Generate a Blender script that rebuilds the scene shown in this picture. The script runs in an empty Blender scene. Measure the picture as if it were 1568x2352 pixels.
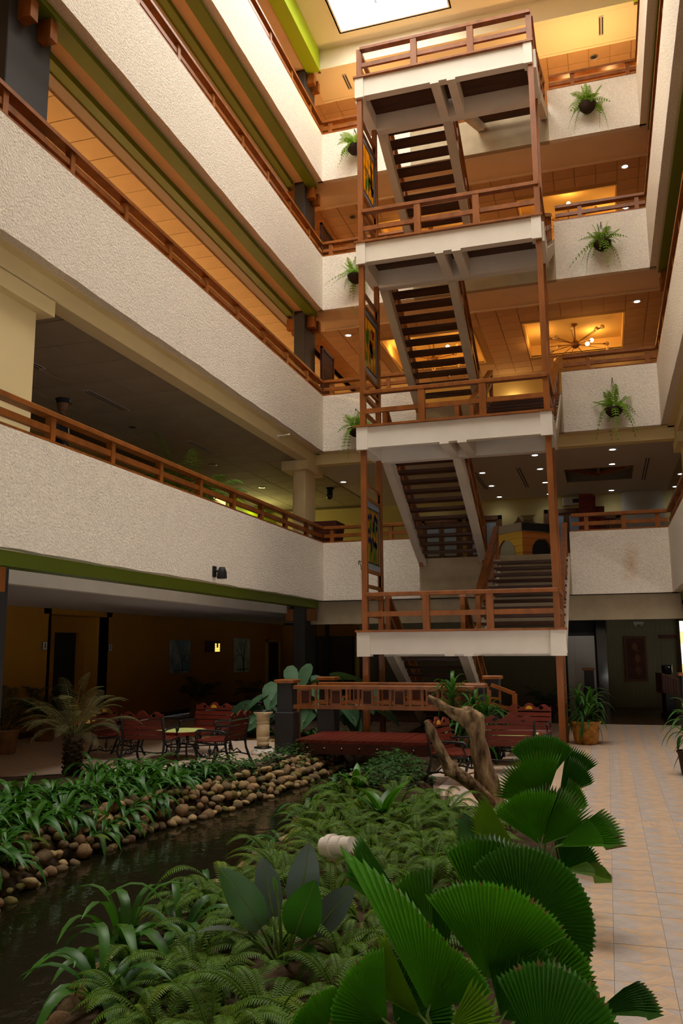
import bpy, math, random
from math import sin, cos, pi, radians, sqrt, exp
from mathutils import Vector, Matrix

S = bpy.context.scene
COL = S.collection
# ------------------------------------------------------------------ camera
cam_d = bpy.data.cameras.new('camera'); cam = bpy.data.objects.new('camera', cam_d); COL.objects.link(cam)
cam_d.sensor_fit = 'VERTICAL'; cam_d.sensor_height = 36.0; cam_d.sensor_width = 24.0
cam_d.lens = 1930.5 * 36.0 / 2352.0
cam_d.clip_start = 0.05; cam_d.clip_end = 200
cam.matrix_world = (Matrix.Translation((0, 0, 1.775)) @ Matrix.Rotation(0.3014, 4, 'Z')
                    @ Matrix.Rotation(pi / 2 + 0.1623, 4, 'X') @ Matrix.Rotation(-0.0069, 4, 'Z'))
S.camera = cam
# ------------------------------------------------------------------ sky (bright overcast day over the skylights)
W = bpy.data.worlds.new('overcast_sky'); S.world = W; W.use_nodes = True
bg = W.node_tree.nodes['Background']; bg.inputs[0].default_value = (1.0, 0.94, 0.86, 1); bg.inputs[1].default_value = 13.5
# ------------------------------------------------------------------ exposure and sampling behaviour
S.view_settings.view_transform = 'Standard'; S.view_settings.look = 'None'
S.view_settings.gamma = 1.0; S.view_settings.use_curve_mapping = False
S.view_settings.exposure = 0.0
cy = S.cycles
cy.max_bounces = 8; cy.diffuse_bounces = 5; cy.glossy_bounces = 3; cy.transmission_bounces = 4; cy.transparent_max_bounces = 8
cy.caustics_reflective = False; cy.caustics_refractive = False
cy.sample_clamp_indirect = 6.0
try:
    cy.use_denoising = True; cy.denoiser = 'OPENIMAGEDENOISE'
except Exception:
    pass

rnd = random.Random(7)
# ================================================================== helpers
class MB:
    """collects polygons for ONE mesh object"""
    def __init__(s): s.v = []; s.f = []; s.mi = []; s.uv = None
    def add(s, vs, fs, m=0):
        b = len(s.v); s.v += [tuple(p) for p in vs]
        for f in fs: s.f.append(tuple(b + i for i in f)); s.mi.append(m)
        return s
    def hexa(s, p, m=0):
        return s.add(p, [(0, 3, 2, 1), (4, 5, 6, 7), (0, 1, 5, 4), (1, 2, 6, 5), (2, 3, 7, 6), (3, 0, 4, 7)], m)
    def box(s, x0, x1, y0, y1, z0, z1, m=0):
        if x0 > x1: x0, x1 = x1, x0
        if y0 > y1: y0, y1 = y1, y0
        return s.hexa([(x0, y0, z0), (x1, y0, z0), (x1, y1, z0), (x0, y1, z0), (x0, y0, z1), (x1, y0, z1), (x1, y1, z1), (x0, y1, z1)], m)
    def cbox(s, x0, x1, y0, y1, z0, z1, c=.01, m=0):
        """box with chamfered vertical edges and top edges"""
        if x0 > x1: x0, x1 = x1, x0
        if y0 > y1: y0, y1 = y1, y0
        o = [(x0 + c, y0), (x1 - c, y0), (x1, y0 + c), (x1, y1 - c), (x1 - c, y1), (x0 + c, y1), (x0, y1 - c), (x0, y0 + c)]
        i = [(x0 + 2 * c, y0 + c), (x1 - 2 * c, y0 + c), (x1 - c, y0 + 2 * c), (x1 - c, y1 - 2 * c), (x1 - 2 * c, y1 - c), (x0 + 2 * c, y1 - c), (x0 + c, y1 - 2 * c), (x0 + c, y0 + 2 * c)]
        vs = [(a, b, z0) for a, b in o] + [(a, b, z1 - c) for a, b in o] + [(a, b, z1) for a, b in i]
        fs = [tuple(range(7, -1, -1)), tuple(range(16, 24))]
        for k in range(8):
            j = (k + 1) % 8
            fs += [(k, j, 8 + j, 8 + k), (8 + k, 8 + j, 16 + j, 16 + k)]
        return s.add(vs, fs, m)
    def prism(s, poly, vec, m=0):
        n = len(poly); v = Vector(vec)
        vs = [Vector(p) for p in poly] + [Vector(p) + v for p in poly]
        fs = [tuple(range(n - 1, -1, -1)), tuple(range(n, 2 * n))] + [(i, (i + 1) % n, n + (i + 1) % n, n + i) for i in range(n)]
        return s.add(vs, fs, m)
    def beam(s, p, q, w, h, m=0, up=(0, 0, 1)):
        p = Vector(p); q = Vector(q); t = (q - p).normalized(); u = Vector(up)
        sd = t.cross(u)
        if sd.length < 1e-4: sd = t.cross(Vector((0, 1, 0)))
        sd.normalize(); n = sd.cross(t).normalized()
        a = sd * w / 2; b = n * h / 2
        return s.hexa([p - a - b, p + a - b, q + a - b, q - a - b, p - a + b, p + a + b, q + a + b, q - a + b], m)
    def tube(s, pts, r, n=8, m=0, cap=True):
        pts = [Vector(p) for p in pts]
        if not isinstance(r, (list, tuple)): r = [r] * len(pts)
        vs = []; fs = []; ref = Vector((.31, .17, .93)).normalized()
        for i, p in enumerate(pts):
            t = (pts[min(i + 1, len(pts) - 1)] - pts[max(i - 1, 0)]).normalized()
            a = t.cross(ref)
            if a.length < .05: a = t.cross(Vector((1, 0, 0)))
            a.normalize(); b = t.cross(a)
            for k in range(n):
                g = 2 * pi * k / n
                vs.append(p + (a * cos(g) + b * sin(g)) * r[i])
        for i in range(len(pts) - 1):
            for k in range(n):
                j = (k + 1) % n
                fs.append((i * n + k, i * n + j, (i + 1) * n + j, (i + 1) * n + k))
        if cap: fs += [tuple(range(n - 1, -1, -1)), tuple(range((len(pts) - 1) * n, len(pts) * n))]
        return s.add(vs, fs, m)
    def lathe(s, prof, c=(0, 0, 0), n=20, m=0, cap=True):
        vs = []; fs = []
        for r, z in prof:
            for k in range(n):
                g = 2 * pi * k / n; vs.append((c[0] + r * cos(g), c[1] + r * sin(g), c[2] + z))
        L = len(prof)
        for i in range(L - 1):
            for k in range(n):
                j = (k + 1) % n; fs.append((i * n + k, i * n + j, (i + 1) * n + j, (i + 1) * n + k))
        if cap: fs += [tuple(range(n - 1, -1, -1)), tuple(range((L - 1) * n, L * n))]
        return s.add(vs, fs, m)
    def ball(s, c, r, n=10, k=6, m=0, sq=(1, 1, 1)):
        pr = []
        vs = []; fs = []
        for i in range(k + 1):
            a = -pi / 2 + pi * i / k
            for j in range(n):
                g = 2 * pi * j / n
                rr = max(cos(a), .02)
                vs.append((c[0] + r * sq[0] * rr * cos(g), c[1] + r * sq[1] * rr * sin(g), c[2] + r * sq[2] * sin(a)))
        for i in range(k):
            for j in range(n):
                q = (j + 1) % n; fs.append((i * n + j, i * n + q, (i + 1) * n + q, (i + 1) * n + j))
        return s.add(vs, fs, m)
    def ribbon(s, pts, wid, up=(0, 0, 1), fold=.25, m=0):
        """leaf blade along a path: left edge, midrib, right edge"""
        pts = [Vector(p) for p in pts]; n = len(pts); u = Vector(up); vs = []; fs = []
        for i, p in enumerate(pts):
            t = (pts[min(i + 1, n - 1)] - pts[max(i - 1, 0)]).normalized()
            sd = t.cross(u)
            if sd.length < 1e-3: sd = t.cross(Vector((.3, 1, .1)))
            sd.normalize(); nn = sd.cross(t)
            w = wid[i] if isinstance(wid, (list, tuple)) else wid(i / (n - 1))
            vs += [p - sd * w + nn * fold * w, p, p + sd * w + nn * fold * w]
        for i in range(n - 1):
            a = i * 3; fs += [(a, a + 1, a + 4, a + 3), (a + 1, a + 2, a + 5, a + 4)]
        return s.add(vs, fs, m)
    def mesh(s, name, mats, off=(0, 0, 0), smooth=False):
        me = bpy.data.meshes.new(name)
        o = Vector(off)
        me.from_pydata([Vector(p) - o for p in s.v], [], s.f)
        for mt in (mats if isinstance(mats, (list, tuple)) else [mats]): me.materials.append(mt)
        if isinstance(mats, (list, tuple)) and len(mats) > 1: me.polygons.foreach_set('material_index', s.mi)
        if smooth: me.polygons.foreach_set('use_smooth', [True] * len(me.polygons))
        me.update(); return me
    def build(s, name, mats, parent=None, world=False, smooth=False, kind=None):
        off = (0, 0, 0)
        if world and parent is not None:
            p = parent; off = Vector((0, 0, 0))
            while p is not None: off = off + Vector(p.location); p = p.parent
        o = bpy.data.objects.new(name, s.mesh(name, mats, off, smooth)); COL.objects.link(o)
        if parent is not None: o.parent = parent
        if kind: o['kind'] = kind
        return o

def link(name, me, parent=None, M=None):
    o = bpy.data.objects.new(name, me); COL.objects.link(o)
    if parent is not None: o.parent = parent
    if M is not None: o.matrix_basis = M
    return o
def tag(o, label, cat=None, group=None, kind=None):
    o['label'] = label
    if cat: o['category'] = cat
    if group: o['group'] = group
    if kind: o['kind'] = kind
    return o
def thing(name, label, cat, loc=(0, 0, 0), rz=0, group=None):
    o = bpy.data.objects.new(name, None); COL.objects.link(o)
    o.location = loc; o.rotation_euler = (0, 0, rz); o.empty_display_size = .1
    return tag(o, label, cat, group)
def struct(name, mb, m, label, parent=None):
    o = mb.build(name, m, parent)
    if parent is None: tag(o, label, kind='structure')
    return o
def copy_tree(o, parent=None):
    c = o.copy(); COL.objects.link(c)
    if parent is not None: c.parent = parent
    for ch in list(o.children): copy_tree(ch, c)
    return c
def frame(p, xd, yd, zd):
    return Matrix(((xd[0], yd[0], zd[0], p[0]), (xd[1], yd[1], zd[1], p[1]), (xd[2], yd[2], zd[2], p[2]), (0, 0, 0, 1)))
ORD_ = ['first', 'second', 'third', 'fourth', 'fifth', 'sixth', 'seventh', 'eighth', 'ninth', 'tenth', 'eleventh', 'twelfth', 'thirteenth', 'fourteenth', 'fifteenth', 'sixteenth', 'seventeenth', 'eighteenth', 'nineteenth', 'twentieth', 'twenty first', 'twenty second', 'twenty third', 'twenty fourth', 'twenty fifth', 'twenty sixth']
ORD = ORD_

# ================================================================== materials
def mat(name, col, rough=.6, spec=.4, metal=0, var=0, vscale=4, bump=0, bscale=20, bdist=.02, emit=None, estr=0, stretch=None, col2=None, trans=0, detail=4, coat=0):
    m = bpy.data.materials.new(name); m.use_nodes = True
    nt = m.node_tree; N = nt.nodes; L = nt.links; b = N['Principled BSDF']
    b.inputs['Base Color'].default_value = (*col, 1); b.inputs['Roughness'].default_value = rough
    b.inputs['Specular IOR Level'].default_value = spec; b.inputs['Metallic'].default_value = metal
    if coat: b.inputs['Coat Weight'].default_value = coat; b.inputs['Coat Roughness'].default_value = .15
    if trans: b.inputs['Transmission Weight'].default_value = trans
    if emit: b.inputs['Emission Color'].default_value = (*emit, 1); b.inputs['Emission Strength'].default_value = estr
    if var or bump or col2:
        tc = N.new('ShaderNodeTexCoord'); mp = N.new('ShaderNodeMapping'); L.new(tc.outputs['Object'], mp.inputs[0])
        if stretch: mp.inputs['Scale'].default_value = stretch
        if var or col2:
            nz = N.new('ShaderNodeTexNoise'); nz.inputs['Scale'].default_value = vscale; nz.inputs['Detail'].default_value = detail; L.new(mp.outputs[0], nz.inputs[0])
            rp = N.new('ShaderNodeValToRGB')
            c2 = col2 if col2 else tuple(max(0, c * (1 - var)) for c in col)
            c1 = col if col2 else tuple(min(1, c * (1 + var)) for c in col)
            rp.color_ramp.elements[0].position = .32; rp.color_ramp.elements[1].position = .68
            rp.color_ramp.elements[0].color = (*c2, 1); rp.color_ramp.elements[1].color = (*c1, 1)
            L.new(nz.outputs['Fac'], rp.inputs[0]); L.new(rp.outputs[0], b.inputs['Base Color'])
        if bump:
            n2 = N.new('ShaderNodeTexNoise'); n2.inputs['Scale'].default_value = bscale; n2.inputs['Detail'].default_value = 5; L.new(mp.outputs[0], n2.inputs[0])
            bp = N.new('ShaderNodeBump'); bp.inputs['Strength'].default_value = bump; bp.inputs['Distance'].default_value = bdist
            L.new(n2.outputs['Fac'], bp.inputs['Height']); L.new(bp.outputs[0], b.inputs['Normal'])
    return m
def leafmat(name, col, rough=.42, spec=.4, var=.35, vscale=3, thru=.25):
    """leaf: glossy front plus light coming through the blade"""
    m = mat(name, col, rough, spec, var=var, vscale=vscale)
    nt = m.node_tree; N = nt.nodes; L = nt.links; b = N['Principled BSDF']; out = N['Material Output']
    tl = N.new('ShaderNodeBsdfTranslucent'); tl.inputs[0].default_value = (min(1, col[0] * 1.6), min(1, col[1] * 1.5), col[2] * .6, 1)
    mx = N.new('ShaderNodeMixShader'); mx.inputs[0].default_value = thru
    L.new(b.outputs[0], mx.inputs[1]); L.new(tl.outputs[0], mx.inputs[2]); L.new(mx.outputs[0], out.inputs[0])
    return m
def lamp_mat(name, col, st): return mat(name, (0, 0, 0), emit=col, estr=st)

M_stucco = mat('rough_white_stucco', (.82, .73, .62), .92, .15, var=.09, vscale=24, detail=8, bump=.65, bscale=30, bdist=.03)  # fine colour noise also paints the shade in the stucco's pits
M_stain = M_stucco.copy(); M_stain.name = 'rust_stained_stucco'
_nt = M_stain.node_tree; _b = _nt.nodes['Principled BSDF']; _src = _b.inputs['Base Color'].links[0].from_socket
_tc = _nt.nodes.new('ShaderNodeTexCoord'); _mp = _nt.nodes.new('ShaderNodeMapping'); _mp.vector_type = 'TEXTURE'
_mp.inputs['Location'].default_value = (.62, 20.72, 3.72); _mp.inputs['Scale'].default_value = (.22, 1, .62); _mp.inputs['Rotation'].default_value = (0, .12, 0)
_gr = _nt.nodes.new('ShaderNodeTexGradient'); _gr.gradient_type = 'SPHERICAL'; _nz = _nt.nodes.new('ShaderNodeTexNoise'); _nz.inputs['Scale'].default_value = 9
_mu = _nt.nodes.new('ShaderNodeMath'); _mu.operation = 'MULTIPLY'; _mx = _nt.nodes.new('ShaderNodeMixRGB'); _mx.inputs[2].default_value = (.52, .27, .06, 1)
_nt.links.new(_tc.outputs['Object'], _mp.inputs[0]); _nt.links.new(_mp.outputs[0], _gr.inputs[0]); _nt.links.new(_tc.outputs['Object'], _nz.inputs[0])
_nt.links.new(_gr.outputs['Fac'], _mu.inputs[0]); _nt.links.new(_nz.outputs['Fac'], _mu.inputs[1]); _nt.links.new(_mu.outputs[0], _mx.inputs[0])
_nt.links.new(_src, _mx.inputs[1]); _nt.links.new(_mx.outputs[0], _b.inputs['Base Color'])
M_concrete = mat('painted_concrete', (.80, .73, .64), .75, .25, var=.04, vscale=2, bump=.15, bscale=8)
M_conc_shade = mat('shade_toned_concrete', (.60, .51, .40), .8, .2, var=.05, vscale=2, bump=.15, bscale=8)  # the landings' white paint, with the shade on the flights put into its colour
M_cream = mat('cream_paint', (.80, .66, .36), .7, .25, var=.03, vscale=1)
M_white = mat('white_plaster', (.86, .84, .80), .75, .25)
M_roof = mat('roof_soffit_plaster', (.86, .76, .56), .75, .25)
M_soffit = mat('tan_soffit', (.74, .57, .37), .8, .2, var=.04, vscale=1.5)
M_green = mat('green_painted_steel', (.125, .165, .004), .5, .35)
M_greenr = mat('brightened_green_paint', (.36, .50, .01), .45, .4)  # the beams' green with skylight brightness put into the colour
M_dark = mat('charcoal_pillar_paint', (.035, .032, .033), .6, .3, var=.08, vscale=1)
M_wood = mat('varnished_red_brown_wood', (.25, .075, .010), .38, .35, var=.25, vscale=6, stretch=(1, 1, .25), bump=.08, bscale=30)
M_woodd = mat('dark_mahogany', (.06, .014, .007), .6, .25, var=.35, vscale=5, stretch=(.2, 1, 1), bump=.1, bscale=30)
M_tread = mat('dark_stair_plank', (.075, .024, .010), .5, .4, var=.35, vscale=5, stretch=(.12, 1.5, 1), bump=.15, bscale=25)
M_ctile = mat('warm_tinted_ceiling_tile', (.72, .53, .27), .85, .15, var=.04, vscale=2)  # pale ceiling tiles; warm lamp light is put into their colour
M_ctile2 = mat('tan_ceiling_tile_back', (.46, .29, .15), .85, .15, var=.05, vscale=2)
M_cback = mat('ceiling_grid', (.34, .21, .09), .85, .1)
M_grey = mat('grey_ceiling_tile', (.33, .28, .20), .85, .15, var=.05, vscale=1.5)
M_greyb = mat('grey_ceiling_grid', (.15, .125, .09), .85, .1)
M_edge_shade = mat('shade_darkened_concrete', (.40, .32, .21), .85, .15, var=.08, vscale=3, bump=.3, bscale=14)  # concrete with the shade below stairs and parapet put into its colour
M_strip = mat('grey_brown_trim', (.36, .30, .23), .8, .2)
M_lobbyc = mat('white_lobby_ceiling', (.50, .45, .42), .85, .15)
M_yellow = mat('ochre_wall_paint', (.30, .135, .014), .8, .2, var=.06, vscale=.8)
M_creamw = mat('cream_lobby_wall', (.46, .34, .13), .8, .2, var=.05, vscale=1)
M_slat = mat('beige_slatted_cladding', (.17, .15, .085), .7, .25, var=.1, vscale=8, stretch=(6, 6, .3))
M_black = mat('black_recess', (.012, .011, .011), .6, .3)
M_galfloor = mat('gallery_floor_carpet', (.40, .20, .08), .85, .15)
M_lobbyf = mat('polished_dark_red_floor', (.05, .014, .009), .16, .5, var=.25, vscale=2)
M_grout = mat('pale_grout', (.70, .60, .52), .85, .2)
M_t_or = mat('tile_print_orange', (.72, .49, .32), .45, .4, var=.12, vscale=7)
M_t_tan = mat('tile_print_tan', (.66, .47, .34), .45, .4, var=.12, vscale=7)
M_t_gy = mat('tile_print_grey', (.58, .48, .43), .45, .4, var=.12, vscale=7)
M_joint = mat('dark_tile_joint', (.20, .14, .10), .9, .1)
M_soil = mat('damp_soil', (.060, .038, .022), .95, .1, var=.45, vscale=5, bump=.8, bscale=14, bdist=.05)
M_sand = mat('sandy_edging', (.40, .24, .10), .9, .1, var=.4, vscale=9)
M_iron = mat('black_cast_iron', (.012, .012, .013), .35, .5)
M_slatw = mat('red_brown_bench_slat', (.15, .020, .010), .38, .35, var=.3, vscale=7, stretch=(.3, 1, 1))
M_gold = mat('yellow_emblem', (.72, .42, .02), .45, .4)
M_tabletop = mat('pale_green_table_top', (.60, .66, .22), .4, .4)
M_ivory = mat('ivory_ceramic', (.74, .58, .36), .5, .4, var=.08, vscale=5)
M_pot = mat('clay_pot', (.30, .16, .07), .7, .3, var=.3, vscale=6, bump=.2, bscale=12)
M_potgold = mat('mottled_golden_pot', (.62, .30, .03), .4, .45, col2=(.16, .06, .015), vscale=9)
M_potdark = mat('dark_basket', (.040, .022, .014), .8, .2, bump=.5, bscale=30)
M_drift = mat('weathered_driftwood', (.46, .31, .17), .85, .2, col2=(.06, .03, .014), vscale=11, stretch=(1, 1, .35), bump=1.0, bscale=24, bdist=.05, detail=8)
M_trunk = mat('palm_trunk', (.06, .036, .02), .9, .15, var=.5, vscale=18, bump=.9, bscale=22, bdist=.03)
M_pvc = mat('white_plastic_pipe', (.82, .74, .66), .35, .4)
M_steel = mat('brushed_steel', (.24, .225, .205), .34, .5, metal=1, bump=.05, bscale=3, stretch=(1, 1, .1))
M_blackglass = mat('black_polished_stone', (.012, .011, .011), .08, .6)
M_blue = mat('slate_blue_glass', (.22, .25, .30), .25, .5)
M_lead = mat('dark_lead_came', (.02, .018, .016), .5, .4)
M_skin = mat('brown_skin', (.12, .055, .032), .55, .35)
M_cloth = mat('dark_navy_uniform', (.012, .013, .02), .85, .2, bump=.2, bscale=60)
M_greyl = mat('light_grey_print', (.42, .42, .38), .8, .2)
M_frame = mat('thin_dark_frame', (.03, .02, .015), .5, .4)
M_lamp_w = lamp_mat('cool_downlight', (.75, .92, 1.0), 14)
M_lamp_y = lamp_mat('warm_bulb', (1.0, .72, .32), 14)
M_bulb_off = mat('unlit_amber_bulb', (.75, .52, .25), .2, .5)
M_brass = mat('aged_brass', (.34, .17, .06), .3, .5, metal=.8)
M_coffer = mat('amber_coffer_plaster', (.85, .60, .22), .8, .2)
M_door = mat('brown_door_wood', (.11, .042, .016), .6, .25, var=.2, vscale=5, stretch=(1, 1, .2))

GL_fan = leafmat('fan_palm_leaf', (.050, .195, .005), .34, .5, var=.25, vscale=2.2, thru=.22)
GL_fan2 = leafmat('fan_palm_leaf_yellowish', (.10, .215, .005), .36, .5, var=.25, vscale=2.2, thru=.25)
GL_fan3 = leafmat('fan_palm_leaf_dark', (.024, .11, .004), .40, .45, var=.25, vscale=2.2, thru=.18)
GL_tip = leafmat('dry_leaf_tip', (.10, .075, .02), .6, .3)
GL_strap = leafmat('strap_leaf', (.022, .105, .009), .40, .35, var=.3, vscale=4, thru=.18)
GL_strap2 = leafmat('strap_leaf_light', (.045, .155, .012), .40, .35, var=.3, vscale=4, thru=.2)
GL_fern = leafmat('fern_frond_green', (.085, .175, .010), .5, .3, var=.35, vscale=6, thru=.28)
GL_fern2 = leafmat('fern_frond_yellow_green', (.135, .215, .012), .5, .3, var=.35, vscale=6, thru=.28)
GL_ovate = leafmat('paddle_leaf', (.022, .095, .006), .36, .5, var=.25, vscale=5, thru=.15)
GL_ovate2 = leafmat('paddle_leaf_greyish', (.052, .082, .064), .42, .45, var=.2, vscale=5, thru=.1)
GL_rib = leafmat('leaf_midrib', (.11, .19, .03), .45, .4)
GL_taro = leafmat('elephant_ear_leaf', (.060, .135, .060), .5, .35, var=.25, vscale=4, thru=.12)
GL_dry = leafmat('dry_olive_frond', (.13, .12, .038), .55, .3, var=.35, vscale=6, thru=.2)
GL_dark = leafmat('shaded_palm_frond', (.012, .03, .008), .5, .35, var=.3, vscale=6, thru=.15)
GL_bask = leafmat('hanging_fern_green', (.19, .36, .015), .5, .3, var=.35, vscale=8, thru=.3)
GL_cover = leafmat('groundcover_leaf', (.026, .095, .014), .42, .4, var=.35, vscale=8, thru=.2)
# ================================================================== building shell
XL, XR, YB, YF = -6.94, 1.50, 20.72, -8.0          # left face, right face, back face, front end of the atrium
PZ = {1: (3.03, 4.53), 2: (6.99, 8.52), 3: (10.96, 12.52), 4: (14.79, 16.22)}
FZ = {0: 0.0, 1: 4.0, 2: 8.0, 3: 12.0, 4: 15.75}
RB, RT = 18.28, 18.89                                # bottom and top of the roof fascia
FL = {1: 'first upper floor', 2: 'second upper floor', 3: 'third upper floor', 4: 'top floor'}
YW = 28.3                                            # rear wall of the upper floors

def cells(xs, ys, z0, z1, holes, mb=None, m=0):
    """slab with rectangular holes"""
    mb = mb or MB()
    for h in holes: xs = xs + [h[0], h[1]]; ys = ys + [h[2], h[3]]
    xs = sorted(set(xs)); ys = sorted(set(ys))
    for i in range(len(xs) - 1):
        for j in range(len(ys) - 1):
            cx = (xs[i] + xs[i + 1]) / 2; cyy = (ys[j] + ys[j + 1]) / 2
            if any(h[0] < cx < h[1] and h[2] < cyy < h[3] for h in holes): continue
            mb.box(xs[i], xs[i + 1], ys[j], ys[j + 1], z0, z1, m)
    return mb
def tiled_ceiling(label, x0, x1, y0, y1, z, ts, holes, mt, mback, lo=None, hi=None):
    """ceiling slab whose tiles are separate panels hung just below it"""
    c = struct('ceiling', cells([x0, x1], [y0, y1], z, z + .03, holes), mback, label)
    g = .011
    q = MB().cbox(-ts / 2 + g, ts / 2 - g, -ts / 2 + g, ts / 2 - g, -.014, 0, .003).mesh('tile', mt)
    nx = int((x1 - x0) / ts + .01); ny = int((y1 - y0) / ts + .01); k = 0
    if lo is not None: x0 = x1 - nx * ts     # whole tiles start at the beam side
    for i in (range(nx - 1, -1, -1) if lo is not None else range(nx)):
        for j in range(ny):
            cx = x0 + ts * (i + .5); cyy = y0 + ts * (j + .5)
            if lo is not None and not (lo < cyy < hi): continue
            if any(h[0] - ts / 2 < cx < h[1] + ts / 2 and h[2] - ts / 2 < cyy < h[3] + ts / 2 for h in holes): continue
            if k >= 298: continue
            k += 1
            link('tile', q, c, Matrix.Translation((cx, cyy, z + rnd.uniform(-.001, .001))))
    return c

# ---- side galleries (left and right mirror each other)
def side(nm, f, sgn):
    def bx(mb, t0, t1, y0, y1, z0, z1, m=0): return mb.box(f(t0), f(t1), y0, y1, z0, z1, m)
    far = 4.76
    for n in (1, 2, 3, 4):
        zb, zt = PZ[n]
        # stucco parapet, slightly wavy bottom edge
        mb = MB(); N = 60; ys = [YF + (YB + (.0 if sgn < 0 else .0) - YF) * i / N for i in range(N + 1)]
        vs = []
        for y in ys:
            w = .008 * sin(y * 5.1 + n) + .006 * sin(y * 11.7)
            vs += [(f(0), y, zb + w), (f(.16), y, zb + w), (f(.16), y, zt), (f(0), y, zt)]
        fs = []
        for i in range(N):
            a = i * 4
            for k in range(4): fs.append((a + k, a + (k + 1) % 4, a + 4 + (k + 1) % 4, a + 4 + k))
        fs += [(0, 1, 2, 3), tuple(4 * N + k for k in range(4))]
        mb.add(vs, fs)
        struct('wall_' + nm, mb, M_stucco, 'rough white stucco parapet of the %s gallery on the %s' % (nm, FL[n]))
        fl = MB(); bx(fl, .16, far, YF, YW, FZ[n] - .22, FZ[n])
        struct('floor', fl, M_galfloor, 'floor of the %s gallery on the %s' % (nm, FL[n]))
    for n in (1, 3, 4, 5):
        zb = RB if n == 5 else PZ[n][0]
        top = RT + .3 if n == 5 else zb
        drop = {1: .19, 3: .12, 4: .12, 5: .05}[n]
        gm = M_greenr if n == 5 else M_green
        so = MB(); bx(so, .16, 1.02, YF, YB + 1.5, zb, zb + .05)
        lev = {1: 'under the first upper floor', 3: 'under the third upper floor', 4: 'under the top floor', 5: 'under the roof'}[n]
        struct('ceiling', so, M_soffit, 'tan soffit strip between the green beams %s on the %s' % (lev, nm))
        b1 = MB(); bx(b1, .06 if n == 5 else .20, .45, YF, YB + (.0 if n == 5 else .12), zb - drop, top)
        if n != 5:  # rolled steel lip along the lower edge
            bx(b1, .185, .20, YF, YB + .12, zb - drop, zb - drop + .018)
        struct('beam', b1, gm, 'outer green beam %s on the %s' % (lev, nm))
        if n != 1:
            b2 = MB(); bx(b2, .79, 1.0, YF, YB - .2, zb - drop, zb)
            struct('beam', b2, M_green, 'inner green beam %s on the %s' % (lev, nm))
            st = MB(); bx(st, 1.0, 1.25, YF, YB + 1.5, zb - .13, zb - .01)
            struct('trim_%d' % n, st, M_strip, 'grey brown trim beside the inner green beam %s on the %s' % (lev, nm))
        else:
            st = MB(); bx(st, 1.0, 1.16, YF, YB + .3, 2.72, 3.0)
            struct('trim_1', st, M_concrete, 'pale fascia along the ground floor ceiling on the %s' % nm)
        z = zb - .13 if n != 1 else 2.72
        a, b = sorted((f(1.25 if n != 1 else 1.16), f(far)))
        if n == 1 or sgn > 0:
            struct('ceiling', MB().box(a, b, YF, YW, z, z + .03), M_lobbyc if n == 1 else M_ctile, 'plain ceiling %s on the %s' % (lev, nm))
        else:
            tiled_ceiling('warm tinted tiled ceiling %s on the %s' % (lev, nm), a, b, YF, YW, z, .6, [], M_ctile, M_cback, 6.5, 28)
    # first upper floor: cream beam, dark tiled ceiling
    cb = MB(); bx(cb, .31, .60, YF, YB + .31, 6.71, 7.0); bx(cb, .16, .31, YF, YB + .31, 6.985, 7.02)
    struct('beam', cb, M_cream, 'cream beam under the second upper floor on the %s' % nm)
    a, b = sorted((f(.60), f(far)))
    if sgn < 0: tiled_ceiling('grey tiled ceiling of the first upper floor on the left', a, b, YF, YW, 6.75, .915, [], M_grey, M_greyb, 5, 28.3)
    else: struct('ceiling', MB().box(a, b, YF, YW, 6.75, 6.78), M_grey, 'grey ceiling of the first upper floor on the right')
    # pillars: paired positions along the gallery
    for i, y in enumerate((8.52, 20.55)):
        where = 'near' if i == 0 else 'far'
        for n in (0, 2, 3, 4):
            h = (.66 if n == 0 else .92) if i == 0 else .85
            if n == 0: z0, z1 = 0, PZ[1][0]
            else: z0, z1 = FZ[n], (PZ[n + 1][0] if n < 4 else RB)
            p = MB().cbox(f(.46), f(.78), y, y + h, z0, z1, .012)
            o = struct('pillar', p, M_dark, 'charcoal pillar at the %s end of the %s gallery, %s' % (where, nm, FL[n] if n else 'ground floor'))
            # red brown bracket beams that pass through the pillar under the green beam
            zt2 = z1 - ({0: .19, 2: .12, 3: .12, 4: .05}[n])
            for yy in (y + .16, y + h - .32):
                if n == 0 and i == 0 and yy > y + .3: continue
                k = MB().box(f(.24), f(1.05), yy, yy + .16, zt2 - .32, zt2 - .01)
                k.build('bracket_beam', M_wood, o)
        h = .92 if i == 0 else .85
        p = MB().cbox(f(.46), f(.80), y, y + h, FZ[1], 6.71, .012)
        o = struct('pillar', p, M_cream, 'cream pillar at the %s end of the %s gallery on the first upper floor' % (where, nm))
        MB().box(f(.31), f(1.05), y - .2, y + h + .2, 6.47, 6.72).build('capital', M_cream, o)
side('left', lambda t: XL - t, -1)
side('right', lambda t: XR + t, 1)

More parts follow.
